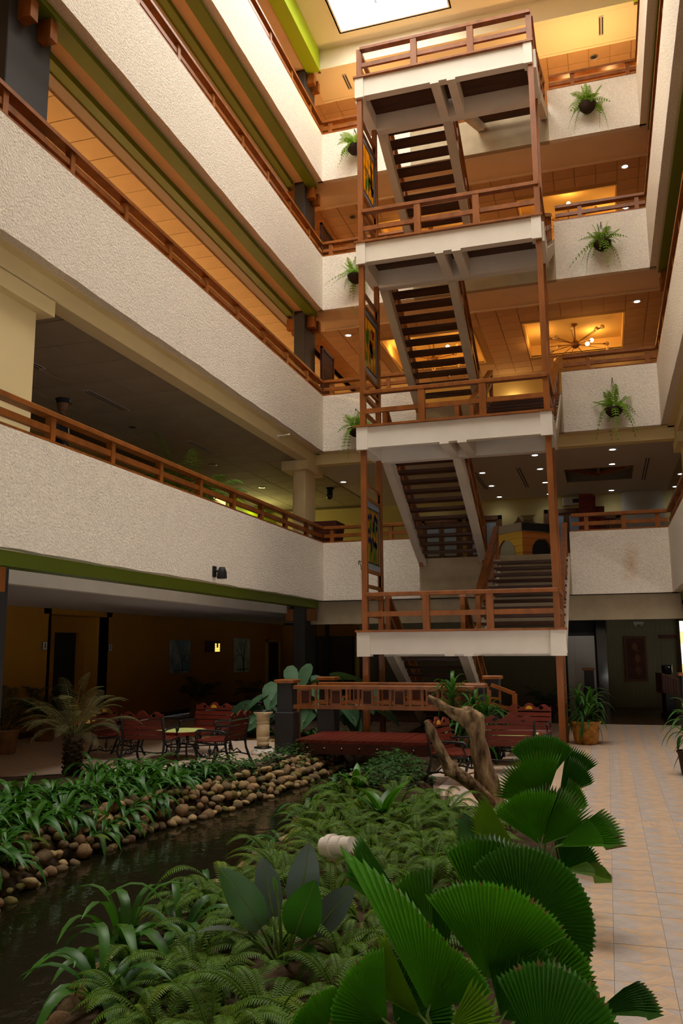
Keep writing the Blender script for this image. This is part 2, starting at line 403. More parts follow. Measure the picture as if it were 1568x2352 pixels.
# ---- back galleries
SX0, SX1 = -4.40, -0.72      # the stair bay
for n in (1, 2, 3, 4):
    zb, zt = PZ[n]; mb = MB()
    for a, b in ((XL, SX0), (SX1, XR)):
        mb.box(a, b, YB, YB + .16, zb, zt)
    struct('wall_back', mb, M_stain if n == 1 else M_stucco, 'rough white stucco parapet of the rear gallery on the %s' % FL[n])
    lo = MB().box(SX0, SX1, YB, YB + .16, zb, FZ[n] + .02)
    struct('wall_back', lo, M_edge_shade, 'smooth concrete edge where the staircase meets the %s' % FL[n])
    fl = MB().box(XL - .16, XR + .16, YB + .16, YW, FZ[n] - .22, FZ[n])
    struct('floor', fl, M_galfloor, 'floor of the rear gallery on the %s' % FL[n])
for n in (3, 4, 5):
    zb = RB if n == 5 else PZ[n][0]
    lev = {3: 'under the third upper floor', 4: 'under the top floor', 5: 'under the roof'}[n]
    sf = MB().box(XL - .40, XR + .40, YB + .16, YB + 1.42, zb - .002, zb + .06)
    sf.box(XL - .40, XR + .40, YB + 1.36, YB + 1.44, zb - .03, zb + .06)
    struct('ceiling', sf, M_roof if n == 5 else M_soffit, 'plain soffit at the front of the rear gallery %s' % lev)
    hol = [(-6.05, -3.30, 23.55, 26.45), (-1.81, .94, 23.55, 26.45)]
    if n == 5: hol = []
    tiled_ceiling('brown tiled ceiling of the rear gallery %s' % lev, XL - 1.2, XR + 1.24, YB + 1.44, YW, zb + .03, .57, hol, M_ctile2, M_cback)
    for h in hol:
        q = MB(); x0, x1, y0, y1 = h; z0, z1 = zb + .03, zb + .40
        q.box(x0 - .04, x1 + .04, y0 - .04, y1 + .04, z1, z1 + .03)
        for bxs in ((x0 - .04, x0, y0, y1), (x1, x1 + .04, y0, y1), (x0 - .04, x1 + .04, y0 - .04, y0), (x0 - .04, x1 + .04, y1, y1 + .04)): q.box(*bxs, z0 - .01, z1)
        struct('ceiling', q, M_coffer, 'amber recessed coffer in the rear ceiling %s, %s' % (lev, 'left' if x0 < -3 else 'right') + ' of the stairs')
cb = MB().box(XL - .31, XR + .31, YB + .31, YB + .60, 6.71, 7.0).box(XL - .31, XR + .31, YB + .16, YB + .31, 6.985, 7.02)
struct('beam', cb, M_cream, 'cream beam under the second upper floor of the rear gallery')
HATCH = (-.90, .97, 24.1, 26.05)
struct('ceiling', cells([XL - .6, XR + .6], [YB + .6, YW], 6.75, 6.78, [HATCH]), M_lobbyc, 'white lobby ceiling with downlights on the first upper floor')
fa = MB().box(XL - .9, XR + .2, YB + .28, YB + .45, 2.43, 3.02)
struct('trim_2', fa, M_edge_shade, 'pale fascia under the rear gallery above the ground floor')  # fascia colour darkened to stand for the shadow under the parapet
struct('ceiling', MB().box(XL - 1.2, 6.3, YB + .45, 30, 2.62, 2.66), M_lobbyc, 'ground floor lobby ceiling at the rear')
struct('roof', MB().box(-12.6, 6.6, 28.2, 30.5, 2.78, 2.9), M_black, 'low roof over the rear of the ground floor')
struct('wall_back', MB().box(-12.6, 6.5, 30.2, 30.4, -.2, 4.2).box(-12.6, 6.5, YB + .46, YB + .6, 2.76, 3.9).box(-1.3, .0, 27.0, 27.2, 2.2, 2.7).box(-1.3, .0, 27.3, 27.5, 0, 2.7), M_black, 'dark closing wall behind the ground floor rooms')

# ---- inner walls of the galleries
struct('wall_back', MB().box(-12, 6.4, YW, YW + .2, 3.5, 19), M_creamw, 'cream rear wall of the upper lobbies')
struct('wall_left', MB().box(-11.9, -11.7, YF, 30.2, 2.72, 19), M_creamw, 'inner wall of the left upper galleries')
struct('wall_right', MB().box(6.26, 6.46, YF, 30, 0, 19), M_creamw, 'outer wall behind the right galleries')
struct('wall_front', MB().box(-12, 6.4, YF - .2, YF, 0, 20), M_stucco, 'wall closing the atrium behind the viewer')
# ground floor: ochre wall with a recessed doorway
struct('wall_left', MB().box(-11.9, -11.7, YF, 15.98, 0, 2.72), M_yellow, 'ochre painted lounge wall left of the dark doorway')
struct('wall_left', MB().box(-11.9, -11.7, 18.15, 30, 0, 2.72), M_yellow, 'ochre painted lounge wall that carries the two paintings')
yw = MB()
yw.box(-12.5, -12.3, 15.9, 16.95, 0, 2.72); yw.box(-12.5, -12.3, 17.9, 18.2, 0, 2.72); yw.box(-12.5, -12.3, 16.95, 17.9, 2.22, 2.72)
yw.box(-12.6, -11.7, 15.7, 18.4, 2.60, 2.72); yw.box(-12.5, -11.7, 15.88, 15.98, 0, 2.72); yw.box(-12.5, -11.7, 18.15, 18.25, 0, 2.72)
struct('wall_left', yw, M_yellow, 'recessed ochre wall around the dark doorway of the lounge')
struct('door_1', MB().box(-12.42, -12.38, 16.95, 17.9, 0, 2.22), M_black, 'dark doorway in the ochre wall')
bb = MB().box(-11.7, -11.68, YF, 15.9, 0, .12).box(-11.7, -11.68, 18.2, 30, 0, .12)
struct('baseboard_left', bb, M_woodd, 'dark baseboard of the ochre wall')
# ground floor rear: dark left half, slatted cladding on the right
struct('wall_back', MB().box(-12, -7.6, 30, 30.2, 0, 2.7), M_yellow, 'ochre rear wall of the lounge')
struct('wall_back', MB().box(-7.6, -1.15, 27, 27.2, 0, 2.7).box(-7.8, -7.6, 27, 30.2, 0, 2.7), M_slat, 'dim beige rear wall behind the staircase')
sw = MB()
sw.box(-.02, 6.3, 27, 27.2, 0, 2.7)
o = struct('wall_back', sw, M_slat, 'beige slatted cladding wall beside the elevator')
q = MB().box(-.055, .055, -.012, .0, .0, 2.6).mesh('slat', M_slat)
for i in range(26): link('slat', q, o, Matrix.Translation((.1 + i * .125, 27.0, .02)))

# ---- floors
TS = .305; TX0, TY0 = -.061, 9.373
def clip(poly, ax, lim, keep_less):
    out = []
    for i in range(len(poly)):
        a, b = poly[i], poly[(i + 1) % len(poly)]
        ia = (a[ax] <= lim) if keep_less else (a[ax] >= lim); ib = (b[ax] <= lim) if keep_less else (b[ax] >= lim)
        if ia: out.append(a)
        if ia != ib:
            t = (lim - a[ax]) / (b[ax] - a[ax]); out.append((a[0] + t * (b[0] - a[0]), a[1] + t * (b[1] - a[1])))
    return out
def herring_tile():
    """one floor tile printed with a herringbone of small bricks"""
    h = TS / 2 - .0012; mb = MB().box(-h, h, -h, h, -.012, 0, 0)
    w = TS / 3 / sqrt(2); g = .0035; r = random.Random(3)
    for i in range(-8, 9):
        for j in range(-8, 9):
            ox, oy = w * i + 2 * w * j, w * i - 2 * w * j
            for (a, b, c, d) in ((0, 2 * w, 0, w), (0, w, w, 3 * w)):
                p = [(ox + a + g, oy + c + g), (ox + b - g, oy + c + g), (ox + b - g, oy + d - g), (ox + a + g, oy + d - g)]
                p = [((x - y) * .70711 + .018, (x + y) * .70711) for x, y in p]
                for ax in (0, 1):
                    p = clip(p, ax, h - .001, True) if p else p
                    p = clip(p, ax, -h + .001, False) if p else p
                if len(p) < 3: continue
                cx = sum(q[0] for q in p) / len(p)
                m = 3 if cx < -.055 or cx > .125 else (1 if r.random() < .6 else 2)
                mb.add([(x, y, .0008) for x, y in p], [tuple(range(len(p)))], m)
    return mb
def band_tile():
    h = TS / 2 - .0012; mb = MB().box(-h, h, -h, h, -.012, 0, 0)
    for i in range(5):
        for j in range(2):
            x = -h + (2 * h) * i / 5; mb.add([(x + .003, -h * .96 if j == 0 else .004, .0008), (x + 2 * h / 5 - .003, -h * .96 if j == 0 else .004, .0008), (x + 2 * h / 5 - .003, -.004 if j == 0 else h * .96, .0008), (x + .003, -.004 if j == 0 else h * .96, .0008)], [(0, 1, 2, 3)], 1 + (i + j) % 2)
    return mb
TM = [M_grout, M_t_or, M_t_tan, M_t_gy]
def inside(poly, x, y):
    c = False; n = len(poly)
    for i in range(n):
        (x1, y1), (x2, y2) = poly[i], poly[(i + 1) % n]
        if (y1 > y) != (y2 > y) and x < (x2 - x1) * (y - y1) / (y2 - y1) + x1: c = not c
    return c
def floor_piece(poly, label, singles, ylo, yhi):
    base = MB().add([(x, y, -.012) for x, y in poly], [tuple(range(len(poly)))])
    # thickness so that the edge reads as a slab
    base.add([(x, y, -.25) for x, y in poly] + [(x, y, -.012) for x, y in poly], [(i, (i + 1) % len(poly), len(poly) + (i + 1) % len(poly), len(poly) + i) for i in range(len(poly))])
    f = struct('floor', base, M_joint, label)
    HT, BT = herring_tile(), band_tile(); hm = HT.mesh('tile', TM); bm = BT.mesh('tile', TM)
    xs = [p[0] for p in poly]; ysl = [p[1] for p in poly]; cand = []
    for i in range(int((min(xs) - TX0) / TS) - 1, int((max(xs) - TX0) / TS) + 2):
        for j in range(int((min(ysl) - TY0) / TS) - 1, int((max(ysl) - TY0) / TS) + 2):
            cx, cyy = TX0 + TS * (i + .5), TY0 + TS * (j + .5)
            if cyy < ylo or cyy > yhi: continue
            h = TS / 2 - .01
            if sum(inside(poly, cx + a, cyy + b) for a in (-h, h) for b in (-h, h)) < 3: continue
            cand.append((cx * cx + cyy * cyy, cx, cyy, j in (0, 23)))
    cand.sort(); rest = MB()
    for k, (d, cx, cyy, bnd) in enumerate(cand):
        if k < singles: link('tile', bm if bnd else hm, f, Matrix.Translation((cx, cyy, rnd.uniform(-.0008, .0008))))
        else:
            T = BT if bnd else HT; b = len(rest.v)
            rest.v += [(x + cx, y + cyy, z) for x, y, z in T.v]; rest.f += [tuple(b + i for i in q) for q in T.f]; rest.mi += T.mi
    if rest.v: rest.build('tile', TM, f, kind='stuff')
WALK = [(-.372, 1.5), (-.372, 9.0), (-.6, 9.6), (-1.63, 9.65), (-2.1, 10.4), (-2.5, 12.4), (-2.62, 14.0), (-2.62, 15.7), (-2.3, 15.72), (-2.3, 17.3), (-1.9, 17.3), (-1.9, 21.45), (4.6, 21.45), (4.6, 1.5)]
floor_piece(WALK, 'herringbone tiled walkway along the right of the garden', 298, 3.0, 21.45)
SEAT = [(-5.3, 12.25), (-6.2, 11.7), (-7.1, 10.75), (-8.6, 10.0), (-11.7, 9.6), (-11.7, 20.6), (-8.9, 20.6), (-8.6, 16.5), (-5.6, 15.9), (-5.25, 15.7), (-5.25, 14.0)]
floor_piece(SEAT, 'tiled floor of the lounge under the left gallery', 290, 9.4, 21)
lf = MB().box(-12.4, 6.3, 21.45, 30, -.2, -.005).box(-12.4, -8.9, 20.6, 21.45, -.2, -.005)
struct('floor', lf, M_lobbyf, 'polished dark red lobby floor at the rear')

# ---- garden ground, stream bed and water
def lerp(tab, y):
    if y <= tab[0][0]: return tab[0][1]
    for (a, b), (c, d) in zip(tab, tab[1:]):
        if y <= c: return b + (d - b) * (y - a) / (c - a)
    return tab[-1][1]
SL = [(0, -3.2), (3, -3.7), (5, -4.45), (6.2, -4.95), (7.45, -5.22), (9.2, -5.2), (10.2, -4.97), (11.5, -4.78), (12.9, -4.68), (14.5, -4.66), (20, -4.7)]
SR = [(0, -2.6), (3, -2.8), (4.2, -3.05), (4.7, -3.22), (5.1, -3.30), (5.9, -3.2), (6.55, -3.3), (7.4, -3.4), (8.1, -3.36), (9.3, -3.6), (11.1, -3.82), (12.4, -3.95), (13.4, -3.7), (20, -3.7)]
def soil_z(x, y):
    l, r = lerp(SL, y), lerp(SR, y)
    if y > 18.4: return -.05
    if l < x < r: return -.55
    d = (l - x) if x <= l else (x - r)
    if d < .35: z = -.50 + .5 * (d / .35) ** .7
    else: z = min(.07, .0 + .1 * (d - .35))
    if inside(WALK, x - .12, y) or inside(WALK, x + .1, y) or inside(SEAT, x, y): z = min(z, -.06)
    return z + .015 * sin(x * 9.1) * sin(y * 7.3)
g = MB(); x0, x1, y0, y1, st = -12.0, .6, .2, 21.4, .13
nx, ny = int((x1 - x0) / st), int((y1 - y0) / st)
for j in range(ny + 1):
    for i in range(nx + 1): g.v.append((x0 + i * st, y0 + j * st, soil_z(x0 + i * st, y0 + j * st)))
for j in range(ny):
    for i in range(nx):
        a = j * (nx + 1) + i; g.f.append((a, a + 1, a + nx + 2, a + nx + 1)); g.mi.append(0)
struct('ground', MB().box(-13, 7, -8.4, 30.6, -1.0, -.72), M_soil, 'solid ground below the building')
struct('ground', g, M_soil, 'damp planted garden soil on both sides of the stream')
wt = bpy.data.materials.new('murky_stream_water'); wt.use_nodes = True
nt = wt.node_tree; b = nt.nodes['Principled BSDF']
b.inputs['Base Color'].default_value = (.016, .014, .005, 1); b.inputs['Roughness'].default_value = .06; b.inputs['IOR'].default_value = 1.33
b.inputs['Transmission Weight'].default_value = .35
nz = nt.nodes.new('ShaderNodeTexNoise'); nz.inputs['Scale'].default_value = 5; nz.inputs['Detail'].default_value = 4
tc = nt.nodes.new('ShaderNodeTexCoord'); bp = nt.nodes.new('ShaderNodeBump'); bp.inputs['Strength'].default_value = .25; bp.inputs['Distance'].default_value = .03
nt.links.new(tc.outputs['Object'], nz.inputs[0]); nt.links.new(nz.outputs['Fac'], bp.inputs['Height']); nt.links.new(bp.outputs[0], b.inputs['Normal'])
wm = MB(); N = 60
for i in range(N + 1):
    y = .3 + 18.2 * i / N; wm.v += [(lerp(SL, y) - .25, y, -.31), (lerp(SR, y) + .25, y, -.31)]
for i in range(N): wm.f.append((2 * i, 2 * i + 1, 2 * i + 3, 2 * i + 2)); wm.mi.append(0)
wo = struct('water', wm, wt, 'murky shallow stream running through the garden')

# ---- roof with skylights
M_glass = bpy.data.materials.new('clear_glazing'); M_glass.use_nodes = True
_n = M_glass.node_tree; _t = _n.nodes.new('ShaderNodeBsdfTransparent'); _t.inputs[0].default_value = (.97, .98, .98, 1)
_g = _n.nodes.new('ShaderNodeBsdfGlossy'); _g.inputs['Roughness'].default_value = .03; _m = _n.nodes.new('ShaderNodeMixShader'); _m.inputs[0].default_value = .05
_n.links.new(_t.outputs[0], _m.inputs[1]); _n.links.new(_g.outputs[0], _m.inputs[2]); _n.links.new(_m.outputs[0], _n.nodes['Material Output'].inputs[0])
SKYP = 0.04
SKY = [(-6.17, -3.16, 6.0, 20.17), (-1.85, 1.3, 4.5, 15.5)]
struct('ceiling', cells([XL - .07, XR + .07], [YF, YB + .1], RT, RT + .12, [(a - .04, b + .04, c - .04, d + .04) for a, b, c, d in SKY]), M_roof, 'cream roof soffit around the skylights')
struct('wall_back', MB().box(XL - .07, XR + .07, YB, YB + .16, RB, RT + .1), M_roof, 'cream fascia above the top floor of the rear gallery')
struct('roof', MB().box(-12.2, XL - .07, YF, YW + .3, RT + .12, RT + .3).box(XR + .07, 6.6, YF, 30, RT + .12, RT + .3).box(XL - .07, XR + .07, YB + .1, YW + .3, RT + .12, RT + .3), M_white, 'flat roof slab over the galleries')
for i, (x0, x1, y0, y1) in enumerate(SKY):
    tl = ['skylight whose rear end shows at the top of the view', 'second skylight over the front right of the atrium'][i]
    w = MB(); zt = RT + .75
    w.box(x0 - .08, x0, y0 - .08, y1 + .08, RT, zt); w.box(x1, x1 + .08, y0 - .08, y1 + .08, RT, zt)
    w.box(x0, x1, y0 - .08, y0, RT, zt); w.box(x0, x1, y1, y1 + .08, RT, zt)
    o = struct('window_%d' % (i + 1), w, M_white, 'white lined ' + tl)
    n = int((y1 - y0) / 1.5)
    for k in range(n + 1):
        y = y0 + (y1 - y0) * k / n
        if 0 < k < n:
            MB().box(x0, x1, y - .03, y + .03, zt - .1, zt - .02).build('mullion', M_blue, o)
    for k in (1, 2):
        x = x0 + (x1 - x0) * k / 3
        MB().box(x - .03, x + .03, y0, y1, zt - .1, zt - .02).build('mullion', M_blue, o)
    for k in range(n):
        for q in range(3):
            xa, xb = x0 + (x1 - x0) * q / 3, x0 + (x1 - x0) * (q + 1) / 3
            MB().box(xa, xb, y0 + (y1 - y0) * k / n, y0 + (y1 - y0) * (k + 1) / n, zt - .05, zt - .042).build('pane', M_glass, o)
    pd = bpy.data.lights.new('skylight_portal', 'AREA'); pd.shape = 'RECTANGLE'; pd.size = x1 - x0; pd.size_y = y1 - y0; pd.cycles.is_portal = True
    po = bpy.data.objects.new('skylight_portal', pd); COL.objects.link(po); po.location = ((x0 + x1) / 2, (y0 + y1) / 2, zt + .02)
# ================================================================== gallery railings
def rail_run(name, label, p, q, z, posts, group=None, h=.44):
    """low wooden balustrade on a parapet from p to q (x, y), base at z; posts are distances along the run"""
    P = Vector((p[0], p[1], z)); Q = Vector((q[0], q[1], z)); L = (Q - P).length; t = (Q - P) / L
    th = thing(name, label, 'railing', P, math.atan2(t.y, t.x), group)
    MB().box(0, L, -.08, .08, 0, .035).build('base_rail', M_wood, th)
    MB().box(0, L, -.035, .035, .145, .235).build('mid_rail', M_wood, th)
    MB().cbox(0, L, -.085, .085, h - .075, h, .012).build('top_rail', M_wood, th)
    q = MB().box(-.05, .05, -.05, .05, .035, h - .075).mesh('post', M_wood)
    for d in posts:
        if .04 < d < L - .04: link('post', q, th, Matrix.Translation((d, 0, 0)))
    return th
for n in (1, 2, 3, 4):
    z = PZ[n][1]; off = {1: 9.365, 2: 9.51, 3: 9.6, 4: 9.7}[n]
    stp = {1: 1.463, 2: 1.44, 3: 1.45, 4: 1.45}[n]
    ps = [off - YF - 1 + k * stp for k in range(-12, 12)]
    rail_run('railing', 'wooden railing along the left gallery parapet, %s' % FL[n], (XL - .08, YF + 1), (XL - .08, YB + .08), z, ps)
    rail_run('railing', 'wooden railing on the rear parapet left of the stairs, %s' % FL[n], (XL + .0, YB + .08), (SX0, YB + .08), z, [.22, 1.8])
    rail_run('railing', 'wooden railing on the rear parapet right of the stairs, %s' % FL[n], (SX1 + .05, YB + .08), (XR, YB + .08), z, [.35, 1.2, 1.95] if n == 1 else [.6, 1.97])
    rail_run('railing', 'wooden railing along the right gallery parapet, %s' % FL[n], (XR + .08, YB + .08), (XR + .08, YF + 1), z, [.7 + 1.46 * k for k in range(19)])

# ================================================================== the staircase tower
LZ = {1: 2.13, 2: 6.20, 3: 10.145, 4: 13.94}
Y0, Y1 = 15.77, 17.05
ST = thing('staircase', 'open switchback staircase tower of white concrete landings, dark plank treads and red brown posts', 'staircase', (-2.6, 15.77, 0))
tread_q = {}
def flight(L, low, x0, x1, up, first=False):
    """one straight flight between landing height L and gallery floor height low (up=True: it climbs away from the landing)"""
    ys, ye = Y1 + .1, YB - .01; d = low - L; n = max(10, int(round(abs(d) / .172)))
    sl = d / (ye - ys)
    mb = MB()
    for a, b in ((x0, x0 + .18), (x1 - .18, x1)):
        mb.prism([(a, ys - .12, L - .44), (a, ye, L + sl * (ye - ys) - (.34 if up else .16)), (a, ye, L + sl * (ye - ys) - .06), (a, ys - .12, L - .10)], (b - a, 0, 0))
        # sawtooth seats that carry the treads
        for i in range(1, n):
            y = ys + (ye - ys) * (i - (0 if up else 0)) / n; zt = L + d * i / n
            mb.prism([(a + .03, y - .17, zt - .055), (a + .03, y + .17, zt - .055), (a + .03, y + (.02 if not up else .02), zt - .2)], (b - a - .06, 0, 0))
    fo = mb.build('flight', M_conc_shade, ST, world=True)
    key = round(x1 - x0, 3)
    if key not in tread_q: tread_q[key] = MB().cbox(-(x1 - x0) / 2 + .03, (x1 - x0) / 2 - .03, -.16, .16, -.065, 0, .006).mesh('tread', M_tread)
    for i in range(1, n):
        y = ys + (ye - ys) * i / n; zt = L + d * i / n
        link('tread', tread_q[key], fo, Matrix.Translation(Vector(((x0 + x1) / 2, y, zt)) - Vector(ST.location)))
    return sl
def sloped_rail(x, L, sl, ya, yb, nposts):
    z0, z1 = L + sl * (ya - Y1 - .1), L + sl * (yb - Y1 - .1)
    a, b = Vector((x, ya, z0)), Vector((x, yb, z1))
    mb = MB().beam(a + Vector((0, 0, .72)), b + Vector((0, 0, .72)), .13, .075)
    r = mb.build('stair_railing', M_wood, ST, world=True)
    MB().beam(a + Vector((0, 0, .40)), b + Vector((0, 0, .40)), .06, .10).build('mid_rail', M_wood, r, world=True)
    for k in range(nposts):
        t = k / (nposts - 1); p = a.lerp(b, t)
        MB().box(x - .045, x + .045, p.y - .045, p.y + .045, p.z - .25, p.z + .70).build('post', M_wood, r, world=True)
GLASS = {1: ('blue', (.03, .035, .16)), 2: ('red', (.42, .06, .01)), 3: ('yellow', (.40, .30, .02))}
def glass_panel(n):
    """stained glass screen between the two left posts above landing n"""
    L = LZ[n]; x = -4.45; ya, yb = Y0 + .10, Y1 - .06; b, t = L + 1.20, L + 2.62
    fr = MB()
    for z in (b - .32, b - .02, t + .02, t + .28):
        fr.box(x - .03, x + .03, ya - .05, yb + .05, z - .03, z + .03)
    for yy in (ya - .02, yb + .0): fr.box(x - .02, x + .02, yy, yy + .02, b - .32, t + .28)
    o = fr.build('stained_glass_screen', M_wood, ST, world=True)
    MB().box(x - .012, x + .012, ya, yb, t - .14, t - .02).build('border_pane', M_blue, o, world=True)
    MB().box(x - .012, x + .012, ya, yb, b + .02, b + .14).build('border_pane', M_blue, o, world=True)
    for y0, y1 in ((ya, ya + .10), (yb - .10, yb)): MB().box(x - .012, x + .012, y0, y1, b + .15, t - .15).build('border_pane', M_blue, o, world=True)
    r = random.Random(n * 5); mb = MB()
    y0, y1, z0, z1 = ya + .12, yb - .12, b + .16, t - .16
    mb.box(x - .008, x + .008, y0, y1, z0, z1, 0)
    # leadwork and coloured petals, leaves and stems set proud of the amber ground
    def blob(cy_, cz, ry, rz, m, k=8):
        pl = [(x + .009, cy_ + ry * cos(2 * pi * i / k), cz + rz * sin(2 * pi * i / k)) for i in range(k)]
        mb.prism(pl, (.006, 0, 0), m)
    for k in range(3):
        yy = y0 + (y1 - y0) * (.25 + .25 * k); mb.box(x + .008, x + .013, yy - .008, yy + .008, z0, z1 - .2 * k, 3)
    for k in range({1: 16, 2: 5, 3: 7}[n]):
        cy_ = r.uniform(y0 + .12, y1 - .12); cz = r.uniform(z0 + .3, z1 - .1)
        if n == 1:
            for q in range(4): blob(cy_ + .035 * cos(q * 1.57), cz + .04 * sin(q * 1.57), .032, .036, 1)
        else:
            for q in range(3): blob(cy_ + .07 * cos(2.1 * q + .5), cz + .07 * sin(2.1 * q + .5), .075, .06, 1)
    for k in range(7): blob(r.uniform(y0 + .1, y1 - .1), r.uniform(z0 + .08, z0 + .75), .05, .12 + .05 * r.random(), 2)
    for zz in (z0, z1): mb.box(x - .012, x + .014, y0 - .02, y1 + .02, zz - .012, zz + .012, 3)
    for yy in (y0, y1): mb.box(x - .012, x + .014, yy - .012, yy + .012, z0, z1, 3)
    col = GLASS[n][1]
    mats = [leafmat('amber_glass_%d' % n, (.42, .30, .06) if n != 3 else (.62, .42, .02), .25, .5, thru=.75), leafmat(GLASS[n][0] + '_glass', col, .25, .5, thru=.6), leafmat('green_glass_%d' % n, (.10, .30, .03), .25, .5, thru=.6), M_lead]
    mb.build('picture_pane', mats, o, world=True)
for n in (1, 2, 3, 4):
    L = LZ[n]
    mb = MB().box(-4.36, -.93, Y0, Y0 + .18, L - .45, L - .03)
    xo = {1: (-4.60, -.70), 2: (-4.57, -.75), 3: (-4.54, -.78), 4: (-4.53, -.80)}[n]
    for a, b in ((xo[0], -4.34), (-.97, xo[1])): mb.box(a, b, Y0 - .04, Y0 + .20, L - .49, L - .03)
    for a, b in ((-2.90, -2.72), (-2.55, -2.37)): mb.box(a, b, Y0 + .001, Y1 + .15, L - .49, L - .04)
    for a, b in ((-4.58, -4.38), (-.93, -.74)): mb.box(a, b, Y0 + .2, Y1 + .15, L - .45, L - .04)
    for a, b in ((-4.38, -2.90), (-2.72, -2.55), (-2.37, -.93)): mb.box(a, b, Y1 - .08, Y1 + .12, L - .50, L - .04)
    lo = mb.build('landing', M_concrete, ST, world=True)
    for a, b in ((-4.38, -2.90), (-2.37, -.93)):
        for k in range(4):
            y = Y0 + .19 + k * .255
            MB().box(a, b, y, y + .245, L - .10, L - .02).build('plank', M_tread, lo, world=True)
    MB().box(-2.72, -2.55, Y0 + .18, Y1 - .1, L - .08, L - .03).build('plank', M_tread, lo, world=True)
    MB().box(xo[0] - .03, xo[1] + .03, Y0 - .07, Y0 + .12, L - .03, L + .012).build('cap_board', M_wood, lo, world=True)
    # front balustrade of the landing
    rl = MB().cbox(-4.42, -.80, Y0 - .02, Y0 + .12, L + .66, L + .735, .01).build('landing_railing', M_wood, ST, world=True)
    MB().box(-4.40, -.82, Y0 + .03, Y0 + .09, L + .27, L + .365).build('mid_rail', M_wood, rl, world=True)
    for xx in (-3.24, -2.04): MB().box(xx - .065, xx + .065, Y0 - .01, Y0 + .11, L + .012, L + .66).build('post', M_wood, rl, world=True)
    # right side rail between the posts
    MB().box(-.86, -.76, Y0 + .1, Y1, L + .64, L + .72).build('side_rail', M_wood, rl, world=True)
    MB().box(-.84, -.78, Y0 + .1, Y1, L + .27, L + .365).build('side_rail', M_wood, rl, world=True)
    # left side: screen above, two rails below
    MB().box(-4.49, -4.41, Y0 + .1, Y1, L + .64, L + .72).build('side_rail', M_wood, rl, world=True)
    MB().box(-4.47, -4.43, Y0 + .1, Y1, L + .27, L + .365).build('side_rail', M_wood, rl, world=True)
    if n < 4: glass_panel(n)
    lowf, upf = FZ[n - 1], FZ[n]
    s1 = flight(L, lowf, -4.40, -2.70, False); s2 = flight(L, upf, -2.55, -.74, True)
    sloped_rail(-4.33, L, s1, Y1 + .1, YB - .1, 4); sloped_rail(-2.76, L, s1, Y1 + .1, YB - .1, 4)
    sloped_rail(-2.45, L, s2, Y1 + .1, YB + .0, 4); sloped_rail(-.82, L, s2, Y1 + .1, YB + .0, 4)
for xx in (-4.45, -.84):
    MB().box(xx - .055, xx + .055, Y0 + .02, Y0 + .13, .0, LZ[4] + .70).build('post', M_wood, ST, world=True)
    MB().box(xx - .05, xx + .05, Y1 - .06, Y1 + .05, .0, LZ[4] - .1).build('post', M_wood, ST, world=True)

# ================================================================== lamps and ceiling fittings
def point(name, loc, col, w, r=.08, spot=None):
    d = bpy.data.lights.new(name, 'SPOT' if spot else 'POINT'); d.color = col; d.energy = w; d.shadow_soft_size = r
    if spot: d.spot_size = spot; d.spot_blend = .6
    o = bpy.data.objects.new(name, d); COL.objects.link(o); o.location = loc; return o
DLQ = None
def downlight(x, y, z, label, lit=True, w=0, group=None, cool=True):
    t = thing('downlight', label, 'downlight', (x, y, z), 0, group)
    MB().lathe([(.075, -.004), (.11, -.012), (.115, 0), (.075, 0)], n=16, cap=False).build('ring', M_white if lit else M_steel, t, smooth=True)
    MB().lathe([(.078, -.003), (.04, -.006), (.001, -.007)], n=16, cap=False).build('lens', (M_lamp_w if cool else M_lamp_y) if lit else M_black, t, smooth=True)
    if w: point('downlight_lamp', (x, y, z - .04), (.85, .93, 1.0) if cool else (1, .72, .4), w, .07, radians(130))
col_n = {-3.15: 'left', -1.53: 'middle', .40: 'right', 2.31: 'far right'}
for x in (-3.15, -1.53, .40, 2.31):
    for k, y in enumerate((21.95, 23.75, 25.8, 27.83)):
        if (x == -3.15 and k == 0) or (x == .40 and k == 2): continue
        downlight(x, y, 6.75, 'lit downlight in the white lobby ceiling, %s row, %s from the atrium' % (col_n[x], ORD[k]), True, 8)
downlight(-7.30, 23.70, 6.75, 'lit downlight in the lobby ceiling beside the cream pillar and dome camera', True, 5)
downlight(-5.34, 27.7, 6.75, 'lit downlight in the lobby ceiling seen between the stair treads', True, 5)
for k, (x, y) in enumerate(((-9.9, 11.6), (-9.9, 16.1), (-9.9, 20.2), (-9.9, 23.6))):
    downlight(x, y, 6.735, 'unlit recessed fitting in the grey gallery ceiling, %s from the left' % ORD[k], False)
downlight(-6.82, 22.75, 10.97, 'lit downlight in the brown ceiling left of the stairs, second upper floor', True, 20)
downlight(1.27, 22.83, 10.97, 'lit downlight in the brown ceiling right of the stairs, second upper floor', True, 20)
downlight(1.18, 22.6, 14.80, 'lit downlight in the brown ceiling right of the stairs, third upper floor', True, 20)
downlight(1.25, 24.9, 14.80, 'lit downlight at the back of the brown ceiling, third upper floor', True, 10)
downlight(-6.7, 22.9, 14.80, 'unlit round fitting in the brown ceiling left of the stairs, third upper floor', False)
downlight(.55, 22.6, 18.29, 'unlit round fitting in the brown ceiling of the top floor', False)
downlight(-10.1, 14.6, 10.81, 'lit downlight in the warm tinted gallery ceiling seen through the left railing', True, 14)

